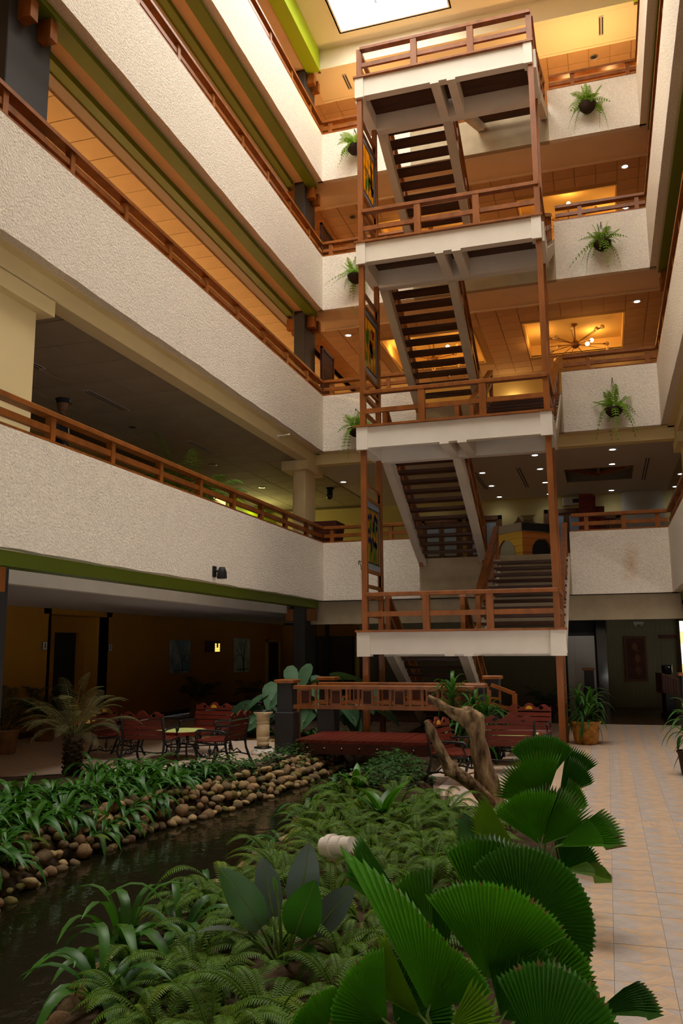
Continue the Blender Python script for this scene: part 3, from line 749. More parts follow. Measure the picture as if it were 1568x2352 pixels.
def chandelier(x, y, zc, label, lit, seed):
    t = thing('chandelier', label, 'chandelier', (x, y, zc))
    r = random.Random(seed); drop = .62
    MB().tube([(0, 0, 0), (0, 0, -drop)], .018, 8).build('stem', M_brass, t)
    MB().lathe([(.09, 0), (.08, -.05), (.02, -.07)], n=14).build('ceiling_rose', M_brass, t, smooth=True)
    MB().ball((0, 0, -drop), .13, 14, 8).build('hub', M_brass, t, smooth=True)
    for k in range(15):
        a = 2 * pi * k / 15 + r.uniform(-.15, .15); el = (-.55, .05, .5)[k % 3] + r.uniform(-.1, .1); ln = r.uniform(.75, .98)
        d = Vector((cos(a) * cos(el), sin(a) * cos(el), sin(el) * .6)); e = Vector((0, 0, -drop)) + d * ln
        MB().tube([Vector((0, 0, -drop)) + d * .1, e], .011, 6).tube([e, e + d * .06], .026, 8).build('arm', M_brass, t)
        on = k in lit; c = e + d * .11
        MB().ball(c, .062, 12, 8).build('bulb', M_lamp_y if on else M_bulb_off, t, smooth=True)
        if on: point('bulb_lamp', Vector((x, y, zc)) + c + Vector((0, 0, .0)) + d * .08, (1, .50, .13), 20, .06)
chandelier(-.42, 25.0, 11.36, 'sputnik chandelier with lit bulbs right of the stairs, second upper floor', (2, 7, 12), 1)
chandelier(-.42, 25.0, 15.19, 'sputnik chandelier in the amber coffer right of the stairs, third upper floor', (1, 6, 11), 2)
chandelier(-4.7, 25.0, 11.36, 'sputnik chandelier in the amber coffer left of the stairs, second upper floor', (3, 8, 13), 3)
chandelier(-4.7, 25.0, 15.19, 'sputnik chandelier in the amber coffer left of the stairs, third upper floor', (0, 5, 10), 4)
# unseen wall lamps added to warm the galleries and rear walls
def wall_lamp(x, y, z, label, w, rz=0):
    t = thing('wall_lamp', label, 'wall lamp', (x, y, z), rz)
    MB().box(0, .03, -.06, .06, -.12, .12).build('back_plate', M_brass, t)
    MB().tube([(.02, 0, -.05), (.1, 0, -.07), (.14, 0, 0)], .012, 6).build('arm', M_brass, t)
    MB().lathe([(.05, 0), (.09, .14), (.085, .15), (.045, .01)], (.14, 0, 0), 14).build('shade', M_lamp_y, t, smooth=True)
    d = Vector((.14, 0, .24)); d.rotate(Matrix.Rotation(rz, 3, 'Z'))
    point('wall_lamp_light', Vector((x, y, z)) + d, (1, .73, .37), w, .1)
for n, w in ((2, 230), (3, 230), (4, 180)):
    for k in range(5):
        wall_lamp(-11.7, 8.2 + k * 4.2, FZ[n] + 1.7, 'added unseen warm wall lamp of the left gallery, %s, %s from the viewer' % (FL[n], ORD[k]), w)
for n, w in ((2, 18), (3, 30), (4, 420)):
    for k, x in enumerate((-6.6, -2.6, .8)):
        wall_lamp(x, YW, FZ[n] + 1.9, 'added unseen warm wall lamp on the rear wall, %s, %s from the left' % (FL[n], ORD[k]), w, -pi / 2)

for k, x in enumerate((-5.6, -.2, .9)):  # unseen lamps added to brighten the top floor soffit
    t = thing('added_uplight', 'added unseen warm lamp behind the top floor rear parapet, %s from the left' % ORD[k], 'lamp', (x, 21.4, FZ[4]))
    MB().lathe([(.12, 0), (.12, .03), (.02, .04), (.02, .5), (.10, .6), (.09, .61), (.02, .52)], n=14).build('stand', M_brass, t, smooth=True)
    MB().ball((0, 0, .62), .06, 10, 6).build('bulb', M_lamp_y, t, smooth=True)
    point('added_uplight_lamp', (x, 21.4, FZ[4] + .75), (1, .62, .22), 90, .1)

def slot_vent(p, q, z, label):
    t = thing('slot_vent', label, 'vent', (p[0], p[1], z)); a = Vector((0, 0, -.006)); b = Vector((q[0] - p[0], q[1] - p[1], -.006))
    MB().beam(a, b, .13, .01).build('frame', M_lobbyc, t)
    for o in (-.035, .035): MB().beam(a + Vector((o, .05, -.005)), b + Vector((o, -.05, -.005)), .03, .008).build('slot', M_black, t)
slot_vent((-2.11, 23.35), (-2.11, 26.4), 6.75, 'twin slot vent in the white lobby ceiling in front of the stairs')
slot_vent((1.30, 23.2), (1.30, 26.35), 6.75, 'twin slot vent in the white lobby ceiling right of the wooden hatch')
slot_vent((-3.36, 23.4), (-3.36, 26.3), 6.75, 'twin slot vent in the white lobby ceiling behind the stringer')
slot_vent((-6.4, 21.1), (-6.4, 21.8), RB, 'dark slot vent in the top floor soffit left of the stairs')
slot_vent((.75, 21.0), (.75, 21.75), RB, 'dark slot vent in the top floor soffit near the right wall')
for k, (y0) in enumerate((10.6, 13.4, 17.6)):
    slot_vent((-9.3, y0), (-9.3, y0 + 1.5), 6.735, 'long grey slot vent in the dark gallery ceiling, %s from the left' % ORD[k])
# square ceiling diffuser in the warm tinted ceiling
t = thing('ceiling_diffuser', 'square louvred air diffuser in the warm tinted ceiling of the left gallery', 'vent', (-9.2, 11.1, 10.81))
MB().box(-.28, .28, -.28, .28, -.012, 0).build('frame', M_ctile, t)
for k in range(4):
    s = .24 - .055 * k
    MB().box(-s, s, -s, -s + .02, -.03, -.01).box(-s, s, s - .02, s, -.03, -.01).box(-s, -s + .02, -s, s, -.03, -.01).box(s - .02, s, -s, s, -.03, -.01).build('louvre', M_strip, t)
# wooden lattice hatch
x0, x1, y0, y1 = HATCH
t = thing('ceiling_hatch', 'dark rectangular ceiling opening with diamond wooden lattice in the white lobby ceiling', 'ceiling panel', ((x0 + x1) / 2, (y0 + y1) / 2, 6.75))
hx, hy = (x1 - x0) / 2, (y1 - y0) / 2
mb = MB().box(-hx, hx, -hy, hy, .38, .42)
for q in ((-hx, -hx + .03, -hy, hy), (hx - .03, hx, -hy, hy), (-hx, hx, -hy, -hy + .03), (-hx, hx, hy - .03, hy)): mb.box(*q, 0, .4)
mb.build('box', M_greyb, t)
for a, b in (((-hx, 0, .2), (0, hy, .2)), ((0, hy, .2), (hx, 0, .2)), ((hx, 0, .2), (0, -hy, .2)), ((0, -hy, .2), (-hx, 0, .2)), ((-hx, 0, .25), (hx, 0, .25)), ((0, -hy, .25), (0, hy, .25))):
    MB().beam(a, b, .08, .12).build('slat', M_wood, t)
# dome camera
t = thing('dome_camera', 'black dome security camera hanging from the ceiling beside the cream pillar', 'camera', (-7.97, 24.4, 6.75))
MB().lathe([(.14, 0), (.14, -.05), (.10, -.07), (.10, -.26)], n=16).build('housing', M_black, t, smooth=True)
MB().ball((0, 0, -.28), .10, 14, 8).build('dome', M_blackglass, t, smooth=True)
# spotlight on the parapet
t = thing('spotlight', 'black spotlight fixed under the bulge of the first floor stucco parapet', 'spotlight', (-6.94, 14.26, 3.23))
MB().box(0, .03, -.06, .06, -.1, .1).build('bracket', M_black, t)
MB().tube([(.03, 0, .02), (.1, 0, 0)], .02, 8).build('arm', M_black, t)
MB().lathe([(.05, .1), (.085, .02), (.095, -.10), (.09, -.11)], (.16, .02, -.02), 16).build('shade', M_black, t, smooth=True)
MB().lathe([(.085, -.115), (.01, -.12)], (.16, .02, -.02), 16).build('lens', M_greyl, t, smooth=True)
# small white bracket on the cream beam
t = thing('conduit_bracket', 'short white conduit stub on the cream beam near the far pillar', 'bracket', (-7.25, 18.2, 6.83))
MB().tube([(0, 0, 0), (.3, .05, .02)], .02, 8).build('tube', M_white, t); MB().box(-.01, .02, -.05, .05, -.05, .05).build('plate', M_white, t)
# ================================================================== upper lobby fittings
def door(n, x0, x1, z0, z1, y, label, glass=M_blue, fr=M_door):
    mb = MB()
    for q in ((x0, x0 + .12, z0, z1), (x1 - .12, x1, z0, z1), (x0, x1, z1 - .14, z1)): mb.box(q[0], q[1], y - .08, y, q[2], q[3])
    o = struct('door_%d' % n, mb, fr, label)
    xm = (x0 + x1) / 2
    for a, b in ((x0 + .12, xm - .01), (xm + .01, x1 - .12)):
        MB().box(a, b, y - .05, y - .02, z0, z1 - .14).build('door_leaf', fr, o)
        MB().box(a + .08, b - .08, y - .06, y - .05, z0 + .9, z1 - .24).build('pane', glass, o)
    return o
door(2, -4.35, -3.15, 4.0, 6.2, 28.3, 'brown framed glass doors in the lobby seen behind the stair stringer')
door(3, -5.9, -4.5, 4.0, 6.2, 28.3, 'brown lobby doors seen between the stair treads')
door(4, -1.75, -.35, 4.0, 6.3, 28.3, 'dark framed doorway in the lobby behind the right stair post')
door(5, .02, .62, 4.0, 6.05, 28.3, 'honey coloured wooden door in the lobby wall', M_potgold, M_door)
struct('wall_back', MB().box(.68, 1.95, 28.1, 28.3, 4.0, 6.74), M_strip, 'grey stone clad panel of the lobby wall')
t = thing('air_conditioner', 'grey box of an air conditioner above the lobby doorway', 'air conditioner', (-.72, 28.3, 6.38))
MB().cbox(-.42, .42, -.25, 0, 0, .28, .02).build('case', M_strip, t); MB().box(-.1, .2, -.262, -.25, .07, .2).build('display', M_black, t)
t = thing('leaning_boards', 'stack of dark red boards leaning in front of the lobby doorway', 'boards', (-.42, 26.6, 4.0))
for k, (a, w) in enumerate(((-.06, .42), (.16, .12), (.32, .3))):
    MB().beam((a, .1 * k, 0), (a + .10, .35 + .1 * k, 2.52 - .28 * (k == 2) - .05 * k), w, .05, up=(0, 1, 0)).build('board', M_slatw, t)
t = thing('wall_sign', 'brown lettered sign with a triangle on the cream lobby wall', 'sign', (-2.40, 28.28, 6.03))
sg = MB().prism([(-.32, 0, -.10), (-.08, 0, -.10), (-.20, 0, .10)], (0, -.02, 0)); sg.build('emblem', M_door, t)
MB().box(-.36, .34, -.018, 0, -.125, -.10).box(-.12, .36, -.018, 0, .10, .12).build('rule', M_door, t)
r = random.Random(9); x = -.06
while x < .30:   # the raised letters are too small to read from here: strokes of their height and spacing
    mb = MB().box(x, x + .008, -.018, 0, -.085, r.choice((.0, .02, .05))).box(x + .022, x + .03, -.018, 0, -.085, -.03)
    if r.random() < .6: mb.box(x, x + .03, -.018, 0, -.045, -.036)
    mb.box(x, x + .028, -.018, 0, .045, .085)
    mb.build('letter', M_door, t); x += .042
t = thing('no_smoking_sign', 'round red no smoking sign on the cream lobby wall', 'sign', (-2.42, 28.28, 5.70))
M_red = mat('sign_red', (.50, .05, .05), .5, .4)
MB().lathe([(.001, 0), (.10, 0), (.10, .012), (.001, .012)], n=20).build('disc', M_white, t)
t.rotation_euler = (pi / 2, 0, 0)
MB().lathe([(.078, .012), (.10, .012), (.10, .02), (.078, .02)], n=20, cap=False).build('ring', M_red, t)
MB().beam((-.06, .06, .016), (.06, -.06, .016), .02, .006).build('bar', M_red, t)
MB().box(-.055, .055, -.012, .012, .012, .016).build('cigarette', M_black, t)
# kiosk with arches
t = thing('kiosk', 'yellow and orange corner booth with arched openings behind the stair head', 'kiosk', (-2.08, 23.5, 4.0))
for sg, m, arch in ((-1, M_gold, M_greyl), (1, mat('kiosk_orange', (.50, .17, .03), .7, .2), M_black)):
    d = Vector((sg * .74, .67, 0)).normalized(); L = 1.25; n = Vector((d.y * sg * -1, -abs(d.x), 0)); n = Vector((sg * -.67 * -1, -.74, 0)).normalized()
    P = lambda u, z, o=0.0: Vector(d * u + n * o + Vector((0, 0, z)))
    for k in range(5):
        z0, z1 = k * .2, k * .2 + .192
        MB().prism([P(0, z0), P(L, z0), P(L, z1), P(0, z1)], -n * .05).build('plank', m, t)
    MB().prism([P(0, 1.0), P(L, 1.0), P(L, 1.22), P(0, 1.22)], n * .05).build('roof_band', M_strip if sg < 0 else M_black, t)
    a = [P(.62 + .30 * cos(q * pi / 10), .42 + .36 * sin(q * pi / 10), .004) for q in range(11)] + [P(.32, .0, .004), P(.92, .0, .004)]
    MB().prism(a, n * .012).build('arch', arch, t)
    b = [P(.62 + .33 * cos(q * pi / 10), .42 + .39 * sin(q * pi / 10), .0) for q in range(5)]
    MB().tube([p + n * .02 for p in b], .02, 6).build('arch_rim', M_door, t)
# bright window at the far end of the left upper gallery
M_day = lamp_mat('daylight_yellow_pane', (1.0, .80, .30), 1.3); M_day2 = lamp_mat('daylight_lime_pane', (.62, .95, .10), 1.0)
w = MB()
for k in range(5): w.box(-11.69, -11.60, 23.6 + k * 1.15, 23.68 + k * 1.15, 5.2, 6.7)
w.box(-11.69, -11.60, 23.6, 28.28, 5.15, 5.22); w.box(-11.69, -11.60, 23.6, 28.28, 6.0, 6.05)
o = struct('window_5', w, M_door, 'bright yellow and green window at the far end of the first floor gallery')
for k in range(4):
    MB().box(-11.68, -11.66, 23.68 + k * 1.15, 24.75 + k * 1.15, 5.22, 6.0).build('pane', M_day, o)
    MB().box(-11.68, -11.66, 23.68 + k * 1.15, 24.75 + k * 1.15, 6.05, 6.7).build('pane', M_day2 if k % 2 else M_day, o)
for k in range(2):
    y = 24.6 + 1.9 * k
    MB().prism([(-11.55, y, 6.45), (-11.55, y + 1.9, 6.1), (-11.55, y + 2.1, 6.4), (-11.55, y + .3, 6.72)], (.25, 0, 0)).build('awning', M_greenr, o)
point('window_daylight', (-11.2, 26, 6.0), (.95, .95, .35), 80, .5)
# wooden planter box at the gallery corner
t = thing('planter_box', 'tapered dark wooden planter box at the gallery corner beside the cream pillar', 'planter', (-7.0, 21.35, 4.0))
MB().hexa([(-.22, -.25, 0), (.22, -.25, 0), (.22, .25, 0), (-.22, .25, 0), (-.34, -.38, 1.15), (.34, -.38, 1.15), (.34, .38, 1.15), (-.34, .38, 1.15)]).build('box', M_woodd, t)
MB().box(-.3, .3, -.34, .34, 1.12, 1.16).build('soil', M_soil, t)
# woven lattice screens on the upper gallery corners
def lattice(name, label, p, q, z0, z1, m, back=None, dense=.11):
    P, Q = Vector((p[0], p[1], z0)), Vector((q[0], q[1], z0)); L = (Q - P).length
    t = thing(name, label, 'screen', P, math.atan2((Q - P).y, (Q - P).x)); h = z1 - z0
    MB().box(0, .07, -.035, .035, 0, h).box(L - .07, L, -.035, .035, 0, h).box(0, L, -.035, .035, h - .07, h).box(0, L, -.035, .035, 0, .07).build('frame', m, t)
    mb = MB(); n = int((L + h) / dense)
    for k in range(n):
        for sg in (1, -1):
            u = -h + k * dense * 1.0 if sg > 0 else k * dense
            a, b = (u, 0), (u + sg * h, h)
            if sg > 0: a0, b0 = (max(0, u), max(0, -u)), (min(L, u + h), min(h, L - u))
            else: a0, b0 = (min(L, u), max(0, u - L)), (max(0, u - h), min(h, u))
            if (sg > 0 and u < L) or (sg < 0 and u < L + h):
                if abs(a0[0] - b0[0]) > .02: mb.beam((a0[0], .008 * sg, a0[1]), (b0[0], .008 * sg, b0[1]), dense * .42, .012, up=(0, 1, 0))
    mb.build('slat', m, t, kind='stuff')
    if back: MB().box(0, L, .10, .12, 0, h).build('backing', back, t)
    return t
lattice('lattice_screen', 'dark woven screen behind the far pillar, second upper floor', (-7.25, 21.5), (-7.25, 22.6), 8.0, 10.25, M_woodd)
lattice('lattice_screen', 'dark woven screen behind the far pillar, third upper floor', (-7.25, 21.5), (-7.25, 22.6), 12.0, 14.0, M_woodd)
# ================================================================== ground floor walls
def framed(name, label, cat, y0, y1, z0, z1, x=-11.7):
    t = thing(name, label, cat, (x, (y0 + y1) / 2, (z0 + z1) / 2)); w, h = (y1 - y0) / 2, (z1 - z0) / 2
    return t, w, h
M_art1 = mat('grey_blue_painting', (.30, .34, .34), .7, .2, col2=(.07, .12, .17), vscale=2.2)
M_art2 = mat('pale_misty_painting', (.42, .44, .34), .7, .2, col2=(.24, .28, .26), vscale=2.5)
for lab, y0, y1, z0, z1, art, seed in (('large grey blue painting of a misty pool on the ochre wall', 21.34, 22.5, 1.15, 2.07, M_art1, 3), ('painting of a bare black tree on the ochre wall', 25.6, 26.86, 1.06, 2.17, M_art2, 5)):
    t, w, h = framed('painting', lab, 'painting', y0, y1, z0, z1)
    MB().box(0, .045, -w, w, -h, h).build('canvas', art, t)
    mb = MB(); r = random.Random(seed)
    def branch(y, z, a, L, rad, dep):
        y2, z2 = y + L * sin(a), z + L * cos(a)
        if abs(y2) > w * .92 or z2 > h * .95: return
        mb.tube([(.046, y, z), (.046, y2, z2)], [rad, rad * .65], 5)
        if dep:
            for s in (-1, 1): branch(y2, z2, a + s * r.uniform(.25, .75), L * r.uniform(.6, .85), rad * .62, dep - 1)
    branch(.15 * w, -h * .95, -.05, h * .55, .05 if seed == 5 else .028, 5)
    mb.box(.045, .052, -w * .7, w * .8, -h * .86, -h * .80)
    mb.build('painted_tree', M_black if seed == 5 else M_dark, t, kind='stuff')
    if seed == 3: MB().box(.044, .048, .2 * w, w * .95, -h * .85, -h * .45).build('painted_water', mat('painted_teal', (.08, .20, .26), .7, .2), t)
t = thing('mosaic_wall_lamp', 'small square mosaic wall lamp glowing yellow between the two paintings', 'wall lamp', (-11.7, 23.87, 1.90))
MB().box(0, .16, -.36, .36, -.17, .17).build('case', M_woodd, t)
M_mosaic = lamp_mat('amber_lit_tile', (1, .66, .12), 1.3)
r = random.Random(4)
for i in range(6):
    for j in range(5):
        lit = i >= 3 and (j < 4) and r.random() < .8
        MB().box(.16, .175, -.34 + i * .114, -.235 + i * .114, -.16 + j * .064, -.102 + j * .064).build('mosaic_tile', M_mosaic if lit else M_black, t)
for lab, y, z in (('small rest room sign with a standing figure left of the dark doorway', 15.78, 1.90), ('small rest room sign with a standing figure right of the dark doorway', 18.34, 1.87)):
    t = thing('toilet_sign', lab, 'sign', (-11.7, y, z))
    MB().box(0, .012, -.085, .085, -.09, .09).build('frame', M_frame, t)
    MB().box(.012, .016, -.07, .07, -.08, .08).build('plate', M_greyl, t)
    MB().box(.016, .019, -.018, .018, -.055, .025).ball((.018, 0, .045), .018, 8, 5).build('figure', M_black, t)
# gilt framed opening at the end of the ochre wall
fr = MB().box(-11.7, -11.62, 28.3, 28.42, 0, 2.16).box(-11.7, -11.62, 29.5, 29.62, 0, 2.16).box(-11.7, -11.62, 28.3, 29.62, 2.06, 2.16)
o = struct('door_6', fr, mat('dull_gilt', (.40, .26, .06), .5, .4), 'gilt framed dark door at the end of the ochre wall')
MB().box(-11.7, -11.66, 28.42, 29.5, 0, 2.06).build('door_leaf', M_black, o)
# lattice screens with light behind, at the rear of the ground floor
lattice('lattice_screen', 'tall dark lattice panel with yellow light behind it, left of the stairs', (-9.05, 26.2), (-8.72, 26.2), .2, 2.2, M_black, None, .085)
lattice('lattice_screen', 'wide dark lattice panel beside the golden edge, left of the stairs', (-8.6, 26.2), (-7.75, 26.2), .2, 2.2, M_black, None, .085)
MB2 = MB().box(-8.72, -8.6, 26.15, 26.25, 0, 2.62).box(-9.6, -9.05, 26.15, 26.25, 0, 2.62)
struct('wall_back', MB2, M_black, 'dark wall piece between the lattice panels')
struct('trim_6', MB().box(-7.66, -7.58, 26.1, 26.2, 0, 2.2), mat('golden_trim', (.55, .36, .07), .5, .4), 'golden vertical edge beside the lattice panels')
point('lattice_lamp', (-8.9, 28.0, 1.5), (1, .75, .3), 4, .2)
# elevator
fr = MB().box(-1.28, -1.18, 26.85, 27.0, 0, 2.24).box(-.36, -.30, 26.85, 27.0, 0, 2.24).box(-1.28, -.30, 26.85, 27.0, 2.14, 2.24)
t = thing('elevator', 'brushed steel elevator doors in the dim rear lobby', 'elevator', (-.77, 27.0, 0))
fr.build('frame', M_dark, t, world=True)
for a, b in ((-1.18, -.96), (-.955, -.36)): MB().box(a, b, 26.93, 26.97, 0, 2.14).build('door', M_steel, t, world=True)
struct('pillar', MB().box(-.30, -.02, 26.7, 27.0, 0, 2.6), M_blackglass, 'polished black stone pillar beside the elevator')
t = thing('carved_panel', 'dark carved wooden panel hanging on the slatted wall', 'panel', (.80, 26.97, 1.45))
MB().box(-.31, .31, -.05, 0, -.67, .66).build('board', M_woodd, t)
for q in ((-.31, -.25), (.25, .31)): MB().box(q[0], q[1], -.075, -.05, -.67, .66).build('frame', M_door, t)
for q in ((-.67, -.61), (.60, .66)): MB().box(-.25, .25, -.075, -.05, q[0], q[1]).build('frame', M_door, t)
mb = MB()
for k in range(3):
    mb.ball((-.02 + .06 * sin(k), -.055, .36 - .36 * k), .13, 12, 7, sq=(.8, .18, 1.1))
    mb.tube([(-.16, -.06, .3 - .36 * k), (0, -.07, .18 - .36 * k), (.16, -.06, .3 - .36 * k)], .022, 6)
mb.build('carving', M_door, t, smooth=True)
t = thing('wall_plaque', 'long narrow brown plaque high on the slatted wall', 'plaque', (1.71, 26.97, 2.09))
MB().box(-.25, .25, -.04, 0, -.055, .055).build('board', M_door, t); MB().box(-.23, .23, -.046, -.04, -.04, .04).build('face', M_woodd, t)
t = thing('emergency_light', 'pale twin lamp emergency light above the carved panel', 'light', (.93, 26.97, 2.5))
MB().box(-.14, .14, -.08, 0, -.04, .04).build('case', M_greyl, t)
for s in (-1, 1): MB().lathe([(.03, 0), (.04, -.05), (.01, -.055)], (s * .08, -.06, -.04), 10).build('lamp', M_greyl, t)
# lectern with dark pot
t = thing('lectern', 'slanted wooden reception lectern on a dark pedestal near the rear right corner', 'lectern', (1.45, 24.0, 0), .35)
MB().cbox(-.12, .14, -.12, .12, .08, .62, .01).build('pedestal', M_black, t)
MB().box(-.16, .18, -.16, .16, 0, .08).build('base', M_black, t)
MB().hexa([(-.22, -.2, .62), (.2, -.2, .50), (.2, .2, .50), (-.22, .2, .62), (-.22, -.2, 1.12), (.2, -.2, .98), (.2, .2, .98), (-.22, .2, 1.12)]).build('box', M_door, t)
for k in range(6): MB().box(-.20 + k * .066, -.15 + k * .066, -.215, -.2, .62 - .018 * k, 1.06 - .02 * k).build('slat', M_woodd, t)
t = thing('dark_vase', 'dark round vase standing on the reception lectern', 'vase', (1.46, 24.0, 1.075))
MB().lathe([(.10, 0), (.13, .04), (.13, .2), (.14, .24), (.11, .24), (.10, .05)], n=18).build('body', M_blackglass, t, smooth=True)
# stained glass window at the right edge
o = struct('window_6', MB().box(1.98, 2.06, 26.85, 26.98, .9, 2.9).box(2.95, 3.03, 26.85, 26.98, .9, 2.9).box(1.98, 3.03, 26.85, 26.98, .86, .94).box(1.98, 3.03, 26.85, 26.98, 2.55, 2.62), M_woodd, 'bright stained glass window at the right edge')
for k in range(5):
    for j in range(3):
        c = [(1, .75, .25), (.55, 1, .6), (1, .9, .6)][(k + j) % 3]
        nm = 'lit_glass_%d' % ((k + j) % 3)
        m = bpy.data.materials.get(nm) or lamp_mat(nm, c, 2.0)
        MB().box(2.07 + .295 * j, 2.355 + .295 * j, 26.9, 26.92, .95 + .32 * k, 1.26 + .32 * k).build('pane', m, o)
# charcoal bollard posts with wooden caps
def bollard(x, y, label, w=.30, h=1.22, g=None):
    t = thing('bollard', label, 'post', (x, y, 0), 0, g)
    MB().cbox(-w * .62, w * .62, -w * .62, w * .62, 0, h * .56, .02).build('plinth', M_dark, t)
    MB().cbox(-w / 2, w / 2, -w / 2, w / 2, h * .56, h - .05, .01).build('shaft', M_dark, t)
    MB().cbox(-w * .66, w * .66, -w * .66, w * .66, h - .06, h, .012).build('cap', M_wood, t)
    return t
bollard(-.53, 24.9, 'dim charcoal post with reddish cap in front of the elevator', .26)
bollard(1.68, 20.2, 'charcoal post with wooden cap at the right edge of the walkway', .36)
# ================================================================== footbridge
BR = thing('footbridge', 'dark red plank footbridge over the stream with low panelled railings', 'bridge', (-3.7, 14.9, 0))
q = MB().box(-.073, .073, 14.02 - 14.9, 15.62 - 14.9, 0, .05).mesh('deck_plank', M_slatw)
for i in range(22): link('deck_plank', q, BR, Matrix.Translation((-5.15 + .155 * i + 3.7, 0, .20 + rnd.uniform(0, .004))))
for y in (14.06, 15.55):
    MB().box(-5.25, -1.75, y - .05, y + .05, .02, .20).build('side_beam', M_woodd, BR, world=True)
    for i in range(11): MB().ball((-5.0 + .31 * i, y - .055, .12), .018, 8, 5).build('bolt', M_steel, BR, world=True)
for y, lab in ((14.16, 'near'), (15.52, 'far')):
    x0, x1 = -5.3, -2.12
    r = MB().cbox(x0, x1, y - .06, y + .06, 1.10, 1.165, .01).build('railing', M_wood, BR, world=True)
    MB().box(x0, x1, y - .03, y + .03, .76, .83).build('bottom_rail', M_wood, r, world=True)
    k = 0; x = x0 + .12
    while x < x1 - .15:
        MB().box(x, x + .20, y - .02, y + .02, .83, 1.10).build('panel', M_wood, r, world=True)
        MB().box(x + .03, x + .17, y - .026, y - .02, .86, 1.07).build('panel_face', M_woodd, r, world=True)
        for xx in (x + .27, x + .48): MB().box(xx, xx + .04, y - .018, y + .018, .83, 1.10).build('baluster', M_wood, r, world=True)
        MB().box(x + .27, x + .52, y - .015, y + .015, .88, .915).build('inner_rail', M_wood, r, world=True)
        x += .56
# wing rails at the bridge ends
for (a, b) in (((-2.03, 15.55, 1.13), (-1.62, 15.5, .98)), ((-5.35, 15.5, 1.13), (-5.7, 15.45, .98))):
    w = MB().beam(a, b, .09, .06).build('wing_rail', M_wood, BR, world=True)
    MB().box(b[0] - .04, b[0] + .04, b[1] - .04, b[1] + .04, 0.02, b[2]).build('post', M_wood, w, world=True)
    MB().beam((a[0], a[1], a[2] - .33), (b[0], b[1], b[2] - .30), .05, .06).build('bottom_rail', M_wood, w, world=True)
bollard(-5.46, 14.25, 'stout charcoal newel post with wooden cap at the near left corner of the footbridge', .28, 1.26)
bollard(-5.18, 15.72, 'charcoal newel post with wooden cap at the far left corner of the footbridge', .28, 1.26)
bollard(-2.12, 14.3, 'charcoal newel post hidden by the striped dracaena at the near right corner of the footbridge', .26, 1.2)
bollard(-2.03, 15.75, 'charcoal newel post with wooden cap at the far right corner of the footbridge', .26, 1.29)
t = thing('floodlight', 'small white floodlight lying under the footbridge railing', 'floodlight', (-4.55, 15.86, .66), .2)
MB().box(-.12, .12, -.07, .07, 0, .13).build('case', M_white, t); MB().box(-.10, .10, -.08, -.07, .015, .115).build('lens', M_greyl, t)
MB().tube([(0, 0, 0), (.02, .02, -.35), (0, 0, -.62)], .012, 6).build('stake', M_iron, t)
# ================================================================== pedestal bird bath
t = thing('pedestal', 'turned ivory ceramic pedestal with black rim beside the footbridge', 'pedestal', (-5.78, 13.92, 0))
MB().lathe([(.19, 0), (.20, .02), (.20, .05), (.18, .06), (.18, .09), (.155, .10)], n=28).build('base', M_pvc, t, smooth=True)
MB().lathe([(.15, .10), (.155, .125), (.12, .13)], n=28).build('ring', M_blackglass, t, smooth=True)
MB().lathe([(.105, .13), (.108, .21), (.104, .214), (.104, .222), (.11, .226), (.115, .30), (.111, .305), (.111, .31), (.116, .315), (.114, .50), (.109, .505), (.109, .515), (.115, .52), (.115, .56), (.110, .565), (.110, .575), (.114, .58), (.112, .66), (.15, .675), (.165, .69)], n=28).build('shaft', M_ivory, t, smooth=True)
MB().lathe([(.165, .69), (.17, .71), (.16, .72)], n=28).build('rim', M_ivory, t, smooth=True)
MB().lathe([(.16, .72), (.165, .735), (.14, .745), (.02, .735)], n=28).build('bowl', M_blackglass, t, smooth=True)
